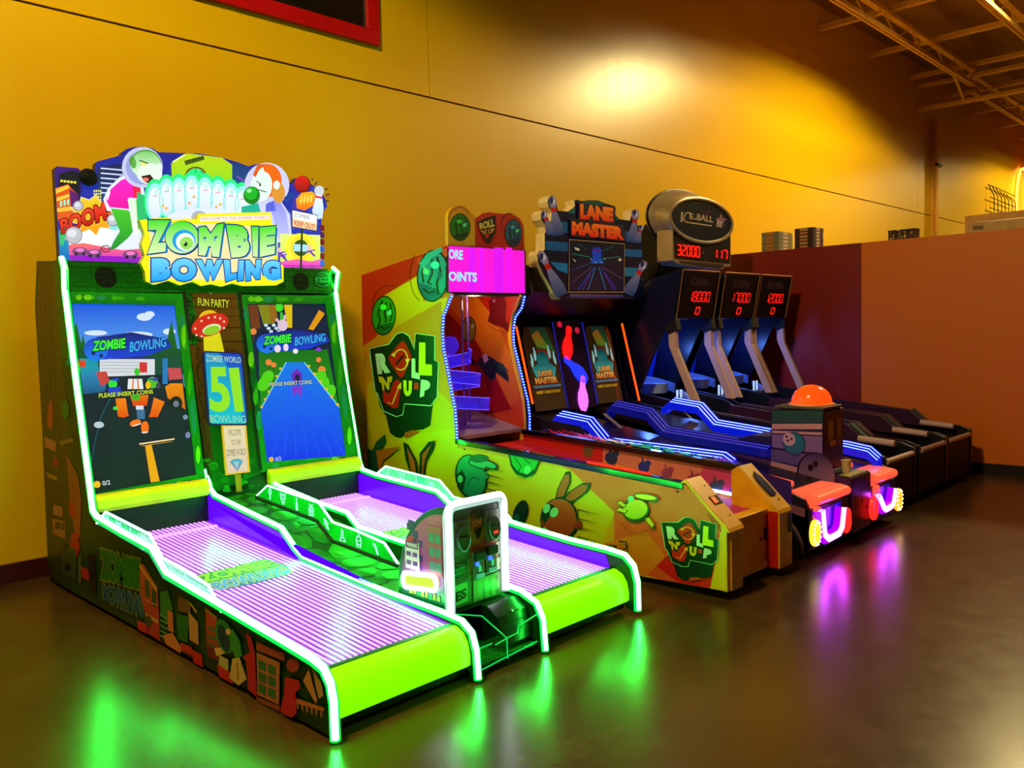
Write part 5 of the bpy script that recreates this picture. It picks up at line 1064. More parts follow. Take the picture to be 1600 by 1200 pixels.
# rabbit ears low on the cabinet side
for P, c_ in (([(576, 720), (590, 690), (604, 678), (606, 688), (592, 712), (580, 742)], (20, 90, 50)), ([(632, 690), (640, 694), (654, 720), (658, 760), (650, 760), (636, 718)], (10, 50, 30)), ([(658, 708), (672, 690), (682, 688), (680, 700), (668, 720), (664, 760), (656, 760)], (10, 50, 30)), ([(576, 700), (590, 706), (598, 730), (600, 770), (578, 770)], (16, 80, 60))): r.poly(P, c_)
r.poly([(638, 698), (650, 720), (654, 756), (646, 744)], (196, 90, 30)); r.poly([(662, 710), (676, 694), (666, 718), (662, 750)], (196, 90, 30)); r.poly([(590, 704), (630, 696), (600, 720), (596, 745)], (190, 110, 20))
r.text('WIK', ((950, 849), (968, 851), (969, 857), (951, 855)), (10, 22, 8), bold=.04); r.ell(972, 856, 1.6, 1.6, (190, 40, 30), n=10); r.line([(969, 845), (981, 846), (981, 856), (975, 858)], 2.6, (20, 60, 30))
r.build('flank_print', RM, printed('roll_print', 0, .4))
for (x, y) in ((726, 702), (1059, 768), (774, 703)): 
    c = onx(x, y, RX0-.002); MB().cyl(c, c+V((-.006, 0, 0)), .007, dark, 10).build('screw', RM)
# ================================================================== twin-lane machine with blue light rails
LM = thing('bowling_arcade_machine', (6.2, 4.2, 0), 'dark twin-lane bowling arcade machine with blue light rails and an orange dome', 'arcade machine')
LX0, LX1 = 5.40, 6.98
CREAM = mat('cream_plastic', (232, 205, 160), .4)
side = [(5.95, .06), (5.95, 2.16), (5.06, 2.18), (5.02, 1.93), (5.33, 1.68), (5.16, .90), (4.92, .84), (4.50, .80), (4.32, .66), (3.3, .600), (3.06, .57), (2.96, .475), (2.80, .455), (2.62, .445), (2.545, .42), (2.515, .36), (2.52, .06)]
for x in (LX0, LX1-.03): MB().prism(side, 'x', x, x+.03, navy).build('side_panel', LM, bevel=.004)
MB().box(LX0+.03, LX1-.03, 5.45, 5.9, .06, 2.12, dark).build('cabinet', LM)
MB().prism([(5.04, 2.16), (5.04, 1.95), (5.36, 1.70), (5.46, 1.70), (5.46, 2.16)], 'x', LX0+.03, LX1-.03, black).build('hood', LM)
MB().box(LX0+.05, LX1-.05, 2.7, 5.9, .0, .06, dark).build('plinth', LM)
SPA, SPB = V((0, 5.30, 1.68)), V((0, 5.12, .86))
SN = V((0, SPB.z-SPA.z, SPA.y-SPB.y)).normalized()
if SN.y > 0: SN = -SN
ls = lambda x, y: hit(x, y, SPA, SN)
def P2(x, z):   # point on the slanted play-board by width and height
    t = (z-SPA.z)/(SPB.z-SPA.z); return V((x, SPA.y+(SPB.y-SPA.y)*t, z))
XA, XB = 6.0, 6.40
CAB = glow('side_led_orange', (1, .055, .004), 4)
for (u0, u1, nm) in ((LX0+.14, XA-.03, 'left'), (XB+.03, LX1-.14, 'right')):
    q = [P2(u0, .88), P2(u1, .88), P2(u1, 1.55), P2(u1-.05, 1.64), P2(u0+.05, 1.64), P2(u0, 1.55)]
    s_ = MB().plate(q, -SN*.02, mat('screen_glass', (4, 6, 10), .06)).build('screen', LM, label=f'{nm} dim slanted screen with a bowling picture')
    a = Art(lambda u, v: P2(u0+(u1-u0)*u, .88+.76*v), SN, start=.001)
    a.poly([(0, 0), (1, 0), (1, .88), (.9, 1), (.1, 1), (0, .88)], (62, 48, 28), (52, 28, 10)); a.poly([(.25, 1), (.75, 1), (.95, .7), (.45, .62)], (60, 110, 50), (30, 50, 40))
    a.poly([(.28, .9), (.5, .96), (.8, .72), (.4, .76)], (80, 150, 40), (170, 80, 20)); a.poly([(.35, .74), (.85, .72), (.7, .60), (.4, .62)], (150, 60, 20), (110, 30, 20))
    a.ell(.5, .60, .19, .105, (40, 150, 150), c2=(16, 70, 80))
    for (x, y, rt) in ((.16, .58, -20), (.28, .66, -14), (.74, .68, 12), (.88, .60, 16)): a.ell(x, y, .04, .07, (150, 220, 225), rot=rt); a.ell(x, y+.07, .025, .03, (150, 220, 225))
    a.poly([(.12, .50), (.3, .56), (.7, .56), (.88, .50), (.8, .40), (.2, .40)], (60, 190, 185), (30, 110, 120))
    a.text('LANE', ((.28, .475), (.72, .475), (.72, .405), (.28, .405)), (230, 190, 90), (230, 120, 40), bold=.07, out=(90, 40, 14)); a.text('MASTER', ((.14, .395), (.86, .395), (.86, .315), (.14, .315)), (230, 190, 90), (220, 100, 40), bold=.07, out=(90, 40, 14))
    a.poly([(.05, .30), (.95, .30), (.9, .27), (.1, .27)], (80, 120, 150)); a.text('INSERT COINS TO PLAY', ((.12, .235), (.88, .235), (.88, .20), (.12, .20)), (235, 190, 20), bold=.02)
    a.build('picture', s_, printed('dim_screen', .42, .1))
MB().plate([P2(XA-.03, .86), P2(XB+.03, .86), P2(XB+.03, 1.70), P2(XA-.03, 1.70)], -SN*.05, mat('indigo_column', (30, 16, 70), .3)).build('centre_column', LM)
for X in (XA-.02, XB+.02): MB().tube([P2(X, .88)+SN*.006, P2(X, 1.68)+SN*.006], .006, glow('column_edge_blue', (.02, .03, .8), .45), 6).build('edge_light', LM)
def pin_shape(cx, cz, L, rot):
    h = [(-.5, .0), (-.5, .09), (-.36, .17), (-.2, .205), (-.02, .18), (.14, .11), (.24, .085), (.33, .10), (.42, .105), (.48, .07), (.5, 0)]
    P = [(a_, b_) for a_, b_ in h]+[(a_, -b_) for a_, b_ in h[-2:0:-1]]; q = math.radians(rot)
    return [P2(cx+L*(a_*math.sin(q)+b_*math.cos(q)), cz+L*(a_*math.cos(q)-b_*math.sin(q))) for a_, b_ in P]
for (x, z, L, rt, c_, s_, nm) in ((6.15, 1.485, .34, 22, (1, .005, .005), 1.5, 'red'), (6.19, 1.23, .36, -48, (.01, .03, 1), 1.5, 'blue'), (6.23, 1.0, .34, 14, (.85, .10, 1), 2.2, 'pink')):
    MB().plate([p+SN*.012 for p in pin_shape(x, z, L, rt)], -SN*.011, glow(f'pin_light_{nm}', c_, s_)).build('pin_lamp', LM, label=f'glowing {nm} pin-shaped lamp')
for (x, z) in ((6.08, 1.66), (6.32, 1.60)): MB().lathe(P2(x, z)+SN*.002, [(.03, 0), (.03, .008), (0.001, .012)], glow('red_dot_light', (1, .01, .08), .55), 14, SN).build('marker_lamp', LM)
for X, yo in ((LX0+.05, -.02), (LX1-.045, -.02)):
    s_ = MB(); P = [V((X, 5.22+yo, 1.66)), V((X, 5.02+yo, .88))] if X > 6 else [V((X, 5.26, 1.65)), V((X, 5.08, .96))]
    s_.tube(P, .011, glow('orange_led_base', (1, .06, .0), 1.2), 6); st_ = s_.build('light_strip', LM); d = MB()
    for k in range(44): c = P[0]+(P[1]-P[0])*((k+.5)/44)+V((-.004, -.010, 0)); d.box(c.x-.006, c.x+.006, c.y-.004, c.y+.004, c.z-.005, c.z+.005, CAB)
    d.build('diodes', st_, kind='stuff')
# sign
HY2 = 5.0
def q7(L): return [(830+x/7.06, 300+y/7.06) for x, y in L]
lo = q7([(178, 110), (190, 65), (222, 38), (252, 46), (276, 92), (282, 150), (296, 206), (400, 216), (440, 208), (482, 150), (474, 96), (492, 84), (560, 102), (640, 90), (740, 95), (830, 130), (925, 160), (932, 185), (915, 235), (970, 300), (1086, 316), (1106, 262), (1108, 212), (1140, 188), (1176, 206), (1186, 262), (1166, 330), (1172, 372), (1202, 364), (1238, 384), (1236, 424), (1214, 470), (1190, 492), (1196, 560), (1222, 572), (1224, 740), (1262, 762), (1266, 812), (1240, 862), (1216, 900), (1236, 960), (1238, 1166), (1190, 1172), (400, 1164), (330, 1182), (250, 1122), (190, 1002), (130, 902), (76, 780), (64, 692), (90, 648), (130, 652), (150, 636), (148, 452), (178, 446), (166, 384), (112, 304), (102, 244), (128, 208), (160, 222), (182, 280), (205, 330), (236, 300), (236, 232), (194, 164)])
lp2 = lambda x, y: ony(x, y, HY2)
sgn = MB().plate([lp2(*p) for p in lo], (0, .11, 0), CREAM).build('sign_board', LM, label='cut-out sign board edged with bowling pins')
a = Art(lp2, hn, start=.0015)
a.poly(lo, (12, 14, 40))
def r7(P, c, c2=None): a.poly(q7(P), c, c2)
r7([(300, 330), (400, 330), (400, 450), (300, 455)], (16, 80, 130)); r7([(160, 540), (405, 560), (405, 660), (160, 640)], (16, 90, 150), (14, 70, 120)); r7([(210, 770), (400, 790), (400, 900), (290, 860)], (20, 110, 170)); r7([(1035, 430), (1090, 430), (1090, 540), (1035, 545)], (16, 80, 130)); r7([(1030, 630), (1220, 640), (1220, 720), (1030, 710)], (16, 90, 150)); r7([(1030, 830), (1190, 840), (1160, 930), (1030, 930)], (20, 110, 160)); r7([(420, 200), (480, 170), (480, 240), (410, 240)], (14, 90, 100)); r7([(560, 108), (640, 96), (740, 102), (840, 140), (700, 150), (570, 140)], (14, 80, 80)); r7([(920, 240), (965, 300), (930, 310)], (14, 90, 100))
r7([(420, 1125), (1010, 1135), (1010, 1165), (420, 1165)], (110, 80, 100), (20, 40, 140))
def pin7(hx, hy, bx, by, wd):
    H = V((hx, hy)); B = V((bx, by)); d = (B-H); L = d.length; d.normalize(); n_ = V((-d.y, d.x))
    prof_ = [(0, .55), (.06, .85), (.16, .95), (.28, .62), (.40, .60), (.6, 1.1), (.8, 1.5), (1, 1.4)]
    pts = [tuple(H+d*L*t+n_*wd*w_) for t, w_ in prof_]+[tuple(H+d*L*t-n_*wd*w_) for t, w_ in prof_[::-1]]
    r7(pts, (150, 140, 180), (24, 60, 120)); a.poly(q7([tuple(H+d*L*t+n_*wd*w_) for t, w_ in ((.28, .66), (.40, .64), (.40, -.64), (.28, -.66))]), (190, 26, 20)); c = q7([tuple(H+d*L*.14-n_*wd*.2)])[0]; a.ell(c[0], c[1], wd*.055, wd*.09, (210, 205, 230))
    c = q7([tuple(H+d*L*.1+n_*wd*.3)])[0]; a.ell(c[0], c[1], wd*.07, wd*.12, (40, 46, 90))
pin7(225, 50, 290, 480, 46); pin7(128, 215, 225, 470, 36); pin7(95, 660, 340, 1140, 46); pin7(1150, 195, 1110, 560, 40); pin7(1215, 370, 1160, 560, 28); pin7(1250, 765, 1060, 1130, 44)
r7([(415, 520), (1025, 570), (1020, 1110), (405, 1110)], (170, 130, 90)); r7([(420, 530), (1020, 578), (1014, 1100), (412, 1100)], (8, 10, 20)); r7([(430, 545), (1005, 590), (1000, 1085), (430, 1082)], (10, 24, 40), (40, 26, 56))
for (p0, p1, wd, c_) in (((690, 830), (510, 1080), 3.4, (40, 60, 220)), ((700, 830), (620, 1080), 2.6, (30, 140, 220)), ((740, 830), (815, 1080), 2.6, (30, 140, 220)), ((760, 830), (930, 1080), 3.4, (60, 50, 210)), ((660, 830), (440, 1000), 1.5, (150, 80, 160)), ((780, 830), (1000, 960), 1.5, (150, 80, 160)), ((640, 790), (430, 870), 1.5, (30, 90, 200)), ((440, 680), (640, 720), 2.2, (30, 150, 120)), ((770, 735), (980, 715), 2.2, (30, 150, 120)), ((510, 570), (600, 640), 1.4, (30, 120, 120)), ((780, 650), (900, 600), 1.4, (40, 140, 110)), ((640, 900), (560, 1080), 2, (120, 60, 220)), ((800, 900), (900, 1080), 2, (120, 60, 220))): a.line(q7([p0, p1]), wd*.42, c_)
r7([(660, 640), (690, 610), (740, 610), (770, 640), (760, 730), (800, 790), (640, 790), (670, 730)], (20, 50, 230), (16, 90, 220)); r7([(680, 640), (750, 640), (745, 660), (685, 660)], (120, 20, 130))
for (x, y) in ((650, 740), (700, 775), (765, 775), (800, 740)): a.ell(*q7([(x, y)])[0], 1.1, 1.1, (170, 200, 250), n=8)
r7([(515, 105), (560, 120), (920, 175), (912, 355), (1010, 365), (1040, 550), (850, 530), (720, 505), (600, 515), (425, 490), (420, 290), (510, 300)], (44, 36, 50)); a.text('LANE', q7([(530, 130), (895, 175), (898, 335), (530, 300)]), (250, 130, 30), (226, 50, 14), bold=.08, out=(60, 12, 14), ob=.05); a.text('MASTER', q7([(440, 322), (1005, 385), (1018, 535), (436, 475)]), (250, 120, 30), (226, 40, 14), bold=.08, out=(60, 12, 14), ob=.05)
for L in ([(465, 610), (520, 625), (525, 650), (480, 640)], [(955, 735), (985, 735), (982, 762), (952, 762)], [(445, 735), (480, 760), (475, 775)]): r7(L, (220, 210, 190))
a.build('sign_print', sgn, printed('lm_sign_print', .20, .3))  # board is not back-lit; faint emission added in place of room light
# lanes, rails
LNE = mat('dark_lane', (30, 18, 30), .25)
for (u0, u1) in ((LX0+.1, XA-.02), (XB+.02, LX1-.06)): MB().prism([(2.68, .40), (5.15, .80), (5.15, .86), (2.68, .46)], 'x', u0, u1, LNE).build('lane', LM)
RAIL = mat('blue_rail', (10, 12, 120), .25, emit=(.0, .01, .75), es=.75); RAILD = mat('rail_dim_blue', (16, 16, 90), .25, emit=(.0, .01, .5), es=.25)
LINE = glow('rail_line_light', (.16, .24, 1), 5.5); LINED = glow('rail_line_dim', (.10, .08, .9), .8)
def rail(X, pts, wd, bright, drop=.10, tail=None):
    P = [(onx(a_, b_, X).y, onx(a_, b_, X).z) for a_, b_ in pts]
    low = [(y, z-drop) for y, z in P]
    o = MB(); tl = .045
    for i in range(len(P)-1):
        (ya, za), (yb, zb) = P[i], P[i+1]
        o.loft([[V((X-.03, y, z-tl)), V((X+wd, y, z)), V((X+wd, y, z-drop)), V((X-.03, y, z-drop))] for y, z in ((ya, za), (yb, zb))], RAIL if bright else RAILD)
    o = o.build('rail', LM)
    b = MB()
    for k in range(3):
        t = -.03+(wd+.03)*(.18+.32*k); b.tube([V((X+t, y, z-tl*(1-(.18+.32*k))+.001)) for y, z in (P[1:] if len(P) > 4 else P)], .0034, LINE if bright else LINED, 6)
    b.build('light_lines', o)
rail(5.44, [(860, 655), (871, 642), (919, 652), (945, 684), (1120, 706), (1127, 707), (1142, 718)], .085, True)
rail(6.0, [(948, 637), (957, 626), (1012, 638), (1038, 667), (1200, 694)], .085, False)
rail(6.40, [(1036, 630), (1048, 621), (1092, 629), (1116, 656), (1210, 672)], .085, True)
rail(6.86, [(1290, 686), (1320, 690), (1356, 698), (1372, 712)], .085, True)
MB().prism([(4.30, .66), (4.36, .70), (4.62, .86), (4.56, .82)], 'x', XA-.14, XA-.09, mat('lane_insert', (150, 130, 130), .3)).build('lane_insert', LM)
# colourful print band on the left side top
a = Art(lambda x, y: onx(x, y, LX0), (-1, 0, 0), start=.0015)
random.seed(21)
a.poly([(848, 668), (900, 680), (1120, 716), (1236, 752), (1240, 800), (1120, 760), (900, 705), (848, 690)], (30, 12, 60))
cols = [(210, 30, 70), (200, 60, 160), (230, 170, 60), (200, 200, 80), (40, 180, 90), (30, 190, 190), (40, 140, 200), (120, 60, 200)]
for k in range(110):
    t = random.random(); x = 850+300*t; y = 670+(x-850)*.165+random.uniform(0, 14); c_ = cols[min(7, int(t*8+random.uniform(-.4, .4)))] if t < .97 else cols[7]
    a.line([(x, y-4), (x+random.uniform(5, 14), y+random.uniform(-2, 5)), (x+random.uniform(10, 22), y+random.uniform(0, 6))], random.uniform(.8, 2.0), c_)
a.build('side_print', LM, printed('lm_side_print', .5, .3))  # panel is not back-lit; emission added to brighten the print
# front of each lane
LIPM = mat('lit_orange_lip', (255, 90, 60), .28, emit=(1, .10, .045), es=.85)
UCORE = glow('u_light_core', (.62, .05, 1), 24); U_HALO = glow('u_light_halo', (.42, .0, 1), 1.2, (60, 0, 90))  # violet outer tube imitates the glow spreading around the core
BLUEP = mat('front_blue', (16, 16, 215), .3)
def torus(c, R_o, r_, m, nm, par, lab, dots=None):
    b = MB(); P = [V((c[0]+R_o*.62*math.cos(q), c[1], c[2]+R_o*math.sin(q))) for q in [2*math.pi*k/26 for k in range(26)]]
    b.tube(P, r_, m, 8, closed=True); o = b.build(nm, par, smooth=True, label=lab)
    if dots:
        d = MB()
        for k in range(14):
            q = 2*math.pi*k/14; p = V((c[0]+R_o*.70*math.cos(q), c[1]-r_*.9, c[2]+R_o*1.05*math.sin(q))); d.box(p.x-.006, p.x+.006, p.y-.004, p.y+.004, p.z-.006, p.z+.006, dots)
        d.build('diodes', o)
RED_R = glow('ring_red', (1, .01, .006), 3); AMB_R = glow('ring_amber', (1, .42, .02), 1.5); GRN_R = glow('ring_yellow_green', (.75, .62, .02), 1.5); DOT = glow('ring_dots', (1, .7, .3), 6)
FY = 2.50
for (u0, u1, up, rl, rr) in ((LX0, XA+.02, [(1278, 797), (1281, 834), (1288, 841), (1303, 833), (1308, 822), (1311, 792)], ((1269, 832), GRN_R, DOT, 'yellow green'), ((1318, 812), RED_R, None, 'red')),
                             (XB+.02, LX1-.06, [(1367, 775), (1374, 792), (1378, 795), (1386, 790), (1389, 784), (1392, 763)], ((1361, 793), RED_R, None, 'red'), ((1399, 780), AMB_R, DOT, 'amber'))):
    MB().box(u0, u1, FY, FY+.14, .075, .36, navy).build('lane_front', LM, bevel=.006)
    MB().box(u0+.16, u1-.14, FY-.006, FY+.002, .13, .34, BLUEP).build('front_panel', LM, bevel=.004)
    lip = [(FY-.05, .415), (FY-.035, .385), (FY+.0, .375), (FY+.25, .375), (FY+.26, .43), (FY+.2, .458), (FY+.03, .452), (FY-.03, .44)]
    MB().prism(lip, 'x', u0+.05, u1-.06, LIPM).build('ball_lip', LM, bevel=.012, seg=3, label='glowing orange ball lip at the lane front')
    MB().box(u0+.035, u0+.12, FY-.03, FY+.12, .275, .365, LIPM).build('lip_corner', LM, bevel=.02, seg=3)
    MB().prism([(2.72, .42), (3.35, .53), (3.35, .59), (2.72, .50)], 'x', u0+.06, u0+.22, LIPM).build('side_channel', LM, bevel=.012, seg=3)
    P = [ony(x, y, FY-.02) for x, y in up]; b = MB(); b.tube([p+V((0, -.024, 0)) for p in P], .027, UCORE, 8); b.tube(P, .042, U_HALO, 8); b.build('u_light', LM, smooth=True, label='glowing violet-white U-shaped light')
    for (px_, m_, dt, nm) in (rl, rr): c = ony(*px_, FY-.02); torus((c.x, c.y-.02, c.z), .074, .019, m_, 'ring_light', LM, f'{nm} glowing ring light', dt)
    MB().lathe(((u0+u1)/2, FY+.2, 0), [(.04, 0), (.04, .02), (.012, .022), (.012, .08)], steel, 12).build('foot', LM)
# left flank front with ball print
a = Art(lambda y, z: V((LX0, y, z)), (-1, 0, 0), start=.0015)
a.ell(2.86, .05, .30, .28, (28, 30, 60), a0=0, a1=180); a.ring(2.86, .05, .305, .285, .02, (90, 70, 90), a0=0, a1=180); a.poly([(2.54, .30), (2.54, .36), (3.3, .50), (3.3, .45)], (120, 70, 110))
a.build('side_print', LM, printed('lm_print', 0, .3))
# centre column with tower, dome and note tray
SIDEM = mat('tower_side', (46, 24, 92), .3)
colp = [(3.35, .10), (3.9, .55), (3.3, .74), (3.12, .74), (3.12, .95), (2.72, .962), (2.70, .95), (2.70, .50), (2.50, .485), (2.49, .47), (2.49, .075), (3.0, .075)]
cc = MB().prism(colp, 'x', XA+.05, XB-.0, navy).build('centre_tower', LM, bevel=.006)
a = Art(lambda y, z: V((XA+.05, y, z)), (-1, 0, 0), start=.0015)
a.poly([(3.34, .12), (3.86, .55), (3.3, .73), (3.11, .73), (3.11, .94), (2.71, .95), (2.71, .49), (2.51, .475), (2.51, .09), (3.0, .09)], (40, 26, 96), (30, 20, 70))
a.poly([(3.11, .84), (2.71, .865), (2.71, .825), (3.11, .80)], (190, 130, 160)); a.poly([(3.11, .76), (2.71, .77), (2.71, .64), (3.11, .66)], (120, 90, 170)); a.poly([(3.4, .66), (2.72, .62), (2.72, .52), (3.4, .58)], (90, 70, 150)); a.poly([(3.5, .60), (2.74, .50), (2.74, .455), (3.5, .56)], (190, 130, 160)); a.poly([(3.11, .79), (2.71, .80), (2.71, .78), (3.11, .77)], (190, 130, 160)); a.ell(2.93, .70, .092, .092, (16, 20, 60)); a.ell(2.93, .70, .085, .085, (24, 90, 150), c2=(14, 110, 140)); a.ell(2.97, .73, .05, .05, (190, 150, 190))
for (y, z) in ((2.99, .75), (2.98, .72), (2.95, .735)): a.ell(y, z, .010, .010, (30, 10, 40), n=10)
a.ell(2.76, .48, .15, .17, (16, 12, 40)); a.ell(2.755, .48, .14, .16, (170, 120, 160), c2=(40, 40, 110)); a.ell(2.80, .53, .022, .026, (20, 10, 30)); a.ell(2.76, .56, .02, .025, (20, 10, 30)); a.poly([(3.0, .10), (3.0, .42), (2.6, .40), (2.51, .44), (2.51, .10)], (30, 50, 120), (24, 30, 80))
a.ell(3.55, .52, .09, .08, (24, 90, 140)); a.ell(3.60, .53, .045, .05, (190, 150, 180)); a.ell(3.61, .53, .012, .014, (20, 10, 30))
a.build('tower_print', cc, printed('lm_print', 0, .3))
a = Art(lambda u, v: V((XA+.05+(XB-XA-.05)*u, 2.70, .5+.46*v)), (0, -1, 0), start=.0015)
for (u, v, w_, h_, c_) in ((.2, .5, .28, .34, (120, 90, 40)), (.62, .5, .26, .38, (110, 70, 40)), (.3, .4, .3, .09, (210, 130, 30)), (.25, .86, .6, .04, (40, 40, 50)), (.68, .42, .14, .06, (150, 60, 40))): a.rect(u, v, u+w_, v+h_, c_)
for k in range(7): a.line([(.22, .54+.04*k), (.46, .54+.04*k)], .012, (220, 190, 120)); a.line([(.64, .54+.045*k), (.86, .54+.045*k)], .012, (200, 160, 90))
a.build('instruction_card', cc, printed('lm_print', 0, .3))
MB().box(XA+.06, XB-.01, 2.70, 3.10, .962, .985, mat('tower_cap', (70, 60, 60), .4)).build('tower_cap', cc, bevel=.006)
DM = mat('orange_dome', (255, 70, 14), .18, emit=(1, .075, .004), es=.95, coat=.4)
dc = (6.24, 2.88, .985)
MB().lathe(dc, [(.165, 0), (.165, .014), (.15, .02)]+[(.15*math.cos(q), .02+.135*math.sin(q)) for q in [math.radians(a_) for a_ in range(10, 91, 10)]], DM, 28).build('dome_light', LM, smooth=True, label='glowing orange dome light')
MB().lathe(dc, [(.15, .0), (.172, .002), (.172, .010), (.15, .014)], CREAM, 28).build('dome_base', LM)
MB().box(XA+.06, XB-.01, 2.505, 2.69, .485, .492, mat('tray_yellow', (170, 150, 50), .5)).build('note_tray', LM)
a = Art(lambda u, v: V((XA+.05+(XB-XA-.05)*u, 2.49, .08+.4*v)), (0, -1, 0), start=.0015)
for (u, v) in ((.25, .62), (.6, .68), (.3, .45), (.62, .5)): a.ell(u, v, .10, .07, (110, 20, 50), n=12); a.ell(u, v, .05, .035, (40, 6, 20), n=12)
a.build('button_print', LM, printed('lm_print', 0, .3)); MB().box(XA+.1, XB-.05, 2.484, 2.49, .10, .108, mat('violet_edge', (60, 20, 90), .3)).build('front_trim', LM); MB().cyl((XB-.05, 2.49, .22), (XB-.05, 2.482, .22), .012, steel, 12).build('lock', LM)
cu = thing('paper_cup', (6.215, 2.60, .492), 'small pale paper cup left on the dark tower ledge between the two lanes', 'cup')
MB().lathe((6.215, 2.60, .492), [(.028, 0), (.036, .085), (.038, .09), (.034, .09), (.027, .006), (.0, .006)], mat('paper_cup', (225, 190, 140), .6), 20).build('cup_wall', cu, smooth=True)
MB().tube([V((6.215+.037*math.cos(q), 2.60+.037*math.sin(q), .582)) for q in [2*math.pi*k/20 for k in range(20)]], .0025, mat('paper_cup', (225, 190, 140), .6), 6, closed=True).build('rim', cu)
# ================================================================== three ball alleys and their sign
GOLD = mat('bronze_trim', (170, 120, 70), .3, .6)
FRAME = mat('cream_frame', (204, 166, 162), .4, var=.03)
IBLUE = mat('alley_blue', (24, 70, 235), .3)
IWHITE = mat('alley_white', (150, 168, 205), .25)
REDD = glow('red_digits', (1, .012, .008), 2.2)
def alley(X0, W, digits, label):
    t = thing('ball_alley', (X0+W/2, 4.1, 0), label, 'arcade machine', 'ball alleys in a row by the red partition')
    X1 = X0+W
    prof_ = [(5.6, .05), (5.6, 1.2), (5.25, 1.95), (4.95, 2.10), (4.62, 2.165), (4.58, 2.16), (4.70, 1.68), (4.80, 1.60), (5.12, .95), (4.55, .85), (4.42, .79), (3.22, .665), (3.06, .54), (2.76, .53), (2.65, .49), (2.65, .05)]
    for x in (X0, X1-.028): MB().prism(prof_, 'x', x, x+.028, navy if x == X0 else black).build('side_panel', t, bevel=.004)
    MB().prism([(2.70, .05), (2.70, .40), (2.98, .40), (4.5, .62), (5.58, .72), (5.58, .05)], 'x', X0+.028, X1-.028, dark).build('lane_base', t)
    MB().prism([(3.0, .43), (4.5, .66), (4.5, .69), (3.0, .46)], 'x', X0+.10, X1-.10, mat('brown_lane', (64, 34, 24), .2, coat=.3)).build('lane', t)
    for x in (X0+.034, X1-.094): MB().prism([(3.08, .50), (4.44, .64), (4.44, .80), (3.22, .672), (3.08, .55)], 'x', x, x+.06, mat('plum_rail', (58, 26, 56), .3)).build('lane_rail', t, bevel=.005)
    MB().prism([(3.20, .675), (3.06, .555), (3.05, .565), (3.19, .685)], 'x', X1-.10, X1-.03, mat('teal_tip', (24, 70, 84), .3)).build('rail_tip', t)
    MB().tube([V((X0+.05, 2.66, .44)), V((X1-.05, 2.66, .44))], .026, FRAME, 10).build('front_bumper', t, smooth=True)
    MB().tube([V((X1-.13, 2.78, .525)), V((X1-.13, 3.1, .55))], .03, FRAME, 10).build('return_bumper', t, smooth=True)
    MB().box(X0+.03, X1-.03, 2.655, 2.70, .06, .41, dark).build('front_panel', t, bevel=.004)
    MB().box(X1-.032, X1+.0, 2.643, 2.652, .08, .50, mat('flank_front_trim', (96, 62, 36), .35)).build('front_edge', t)
    # play area: white ring bowl, blue back board, cream posts
    MB().prism([(5.56, 1.95), (5.22, 1.95), (5.45, .95), (5.56, .95)], 'x', X0+.03, X1-.03, IBLUE).build('back_board', t)
    MB().prism([(4.5, .69), (5.50, .84), (5.50, .80), (4.5, .65)], 'x', X0+.03, X1-.03, mat('bowl_floor', (60, 44, 44), .2)).build('bowl_floor', t)
    rg = MB(); c = V(((X0+X1)/2, 5.12, .90)); 
    def bowl(rx, ry, h, m, a0, a1, wd):
        R0 = []
        for k in range(15):
            q = math.radians(a0+(a1-a0)*k/14); d = V((rx*math.cos(q), ry*math.sin(q), 0)); 
            p = c+d+V((0, 0, .10*math.sin(q))); R0.append([p, p+V((0, 0, h)), p+V((0, 0, h))+d*wd, p+d*wd])
        rg.loft(R0, m)
    bowl(.30, .30, .05, IWHITE, -170, -10, .12); bowl(.30, .30, .10, IWHITE, 0, 180, .06)
    rg.build('target_ring', t, smooth=True)
    r2 = MB(); r2.lathe(c+V((0, .05, .02)), [(.13, 0), (.14, .10), (.12, .11), (.10, .02), (.0, .01)], IWHITE, 20); r2.build('inner_cup', t, smooth=True)
    for k in range(2): MB().box(X0+.19+.07*k, X0+.215+.07*k, c.y-.335, c.y-.325, .86, .97, glow('bowl_glint_glow', (.5, .7, 1), 1.0)).build('bowl_glint', t)  # glowing slips imitate white glints in the bowl
    for x in (X0+.0, X1-.05):
        MB().plate([V((x, 4.755, 1.57)), V((x, 4.67, 1.57)), V((x, 4.66, 1.40)), V((x, 4.41, .86)), V((x, 4.50, .86)), V((x, 4.75, 1.42))], (.05, 0, 0), FRAME).build('front_post', t, bevel=.006)
        MB().prism([(4.66, 1.69), (4.80, 1.60), (4.74, 1.54), (4.64, 1.58)], 'x', x-.01, x+.065, dark).build('post_bracket', t, bevel=.004)
    # display head
    A_, B_ = V((0, 4.578, 2.16)), V((0, 4.665, 1.69)); n_ = V((0, -(A_.z-B_.z), -(B_.y-A_.y))).normalized()
    MB().prism([(4.58, 2.155), (4.665, 1.695), (5.0, 1.70), (5.0, 2.07)], 'x', X0+.028, X1-.028, black).build('display_head', t, bevel=.004)
    g = MB()
    for x in (X0+.004, X1-.012): g.tube([A_+V((x, -.006, 0)), B_+V((x, -.006, 0))], .007, GOLD, 6)
    g.tube([A_+V((X0+.01, 0, .006)), A_+V((X1-.01, 0, .006))], .007, GOLD, 6); g.build('display_trim', t)
    w = X1-X0
    a = Art(lambda u, v: V((X0+w*u, 0, 0))+B_+(A_-B_)*v, n_, start=.003)
    a.poly([(.06, .03), (.94, .03), (.94, .97), (.06, .97)], (6, 6, 14), (8, 10, 34)); a.line([(.17, .34), (.15, .62), (.85, .62), (.83, .34)], .006, (60, 40, 26)); a.rect(.12, .12, .88, .26, (10, 12, 20))
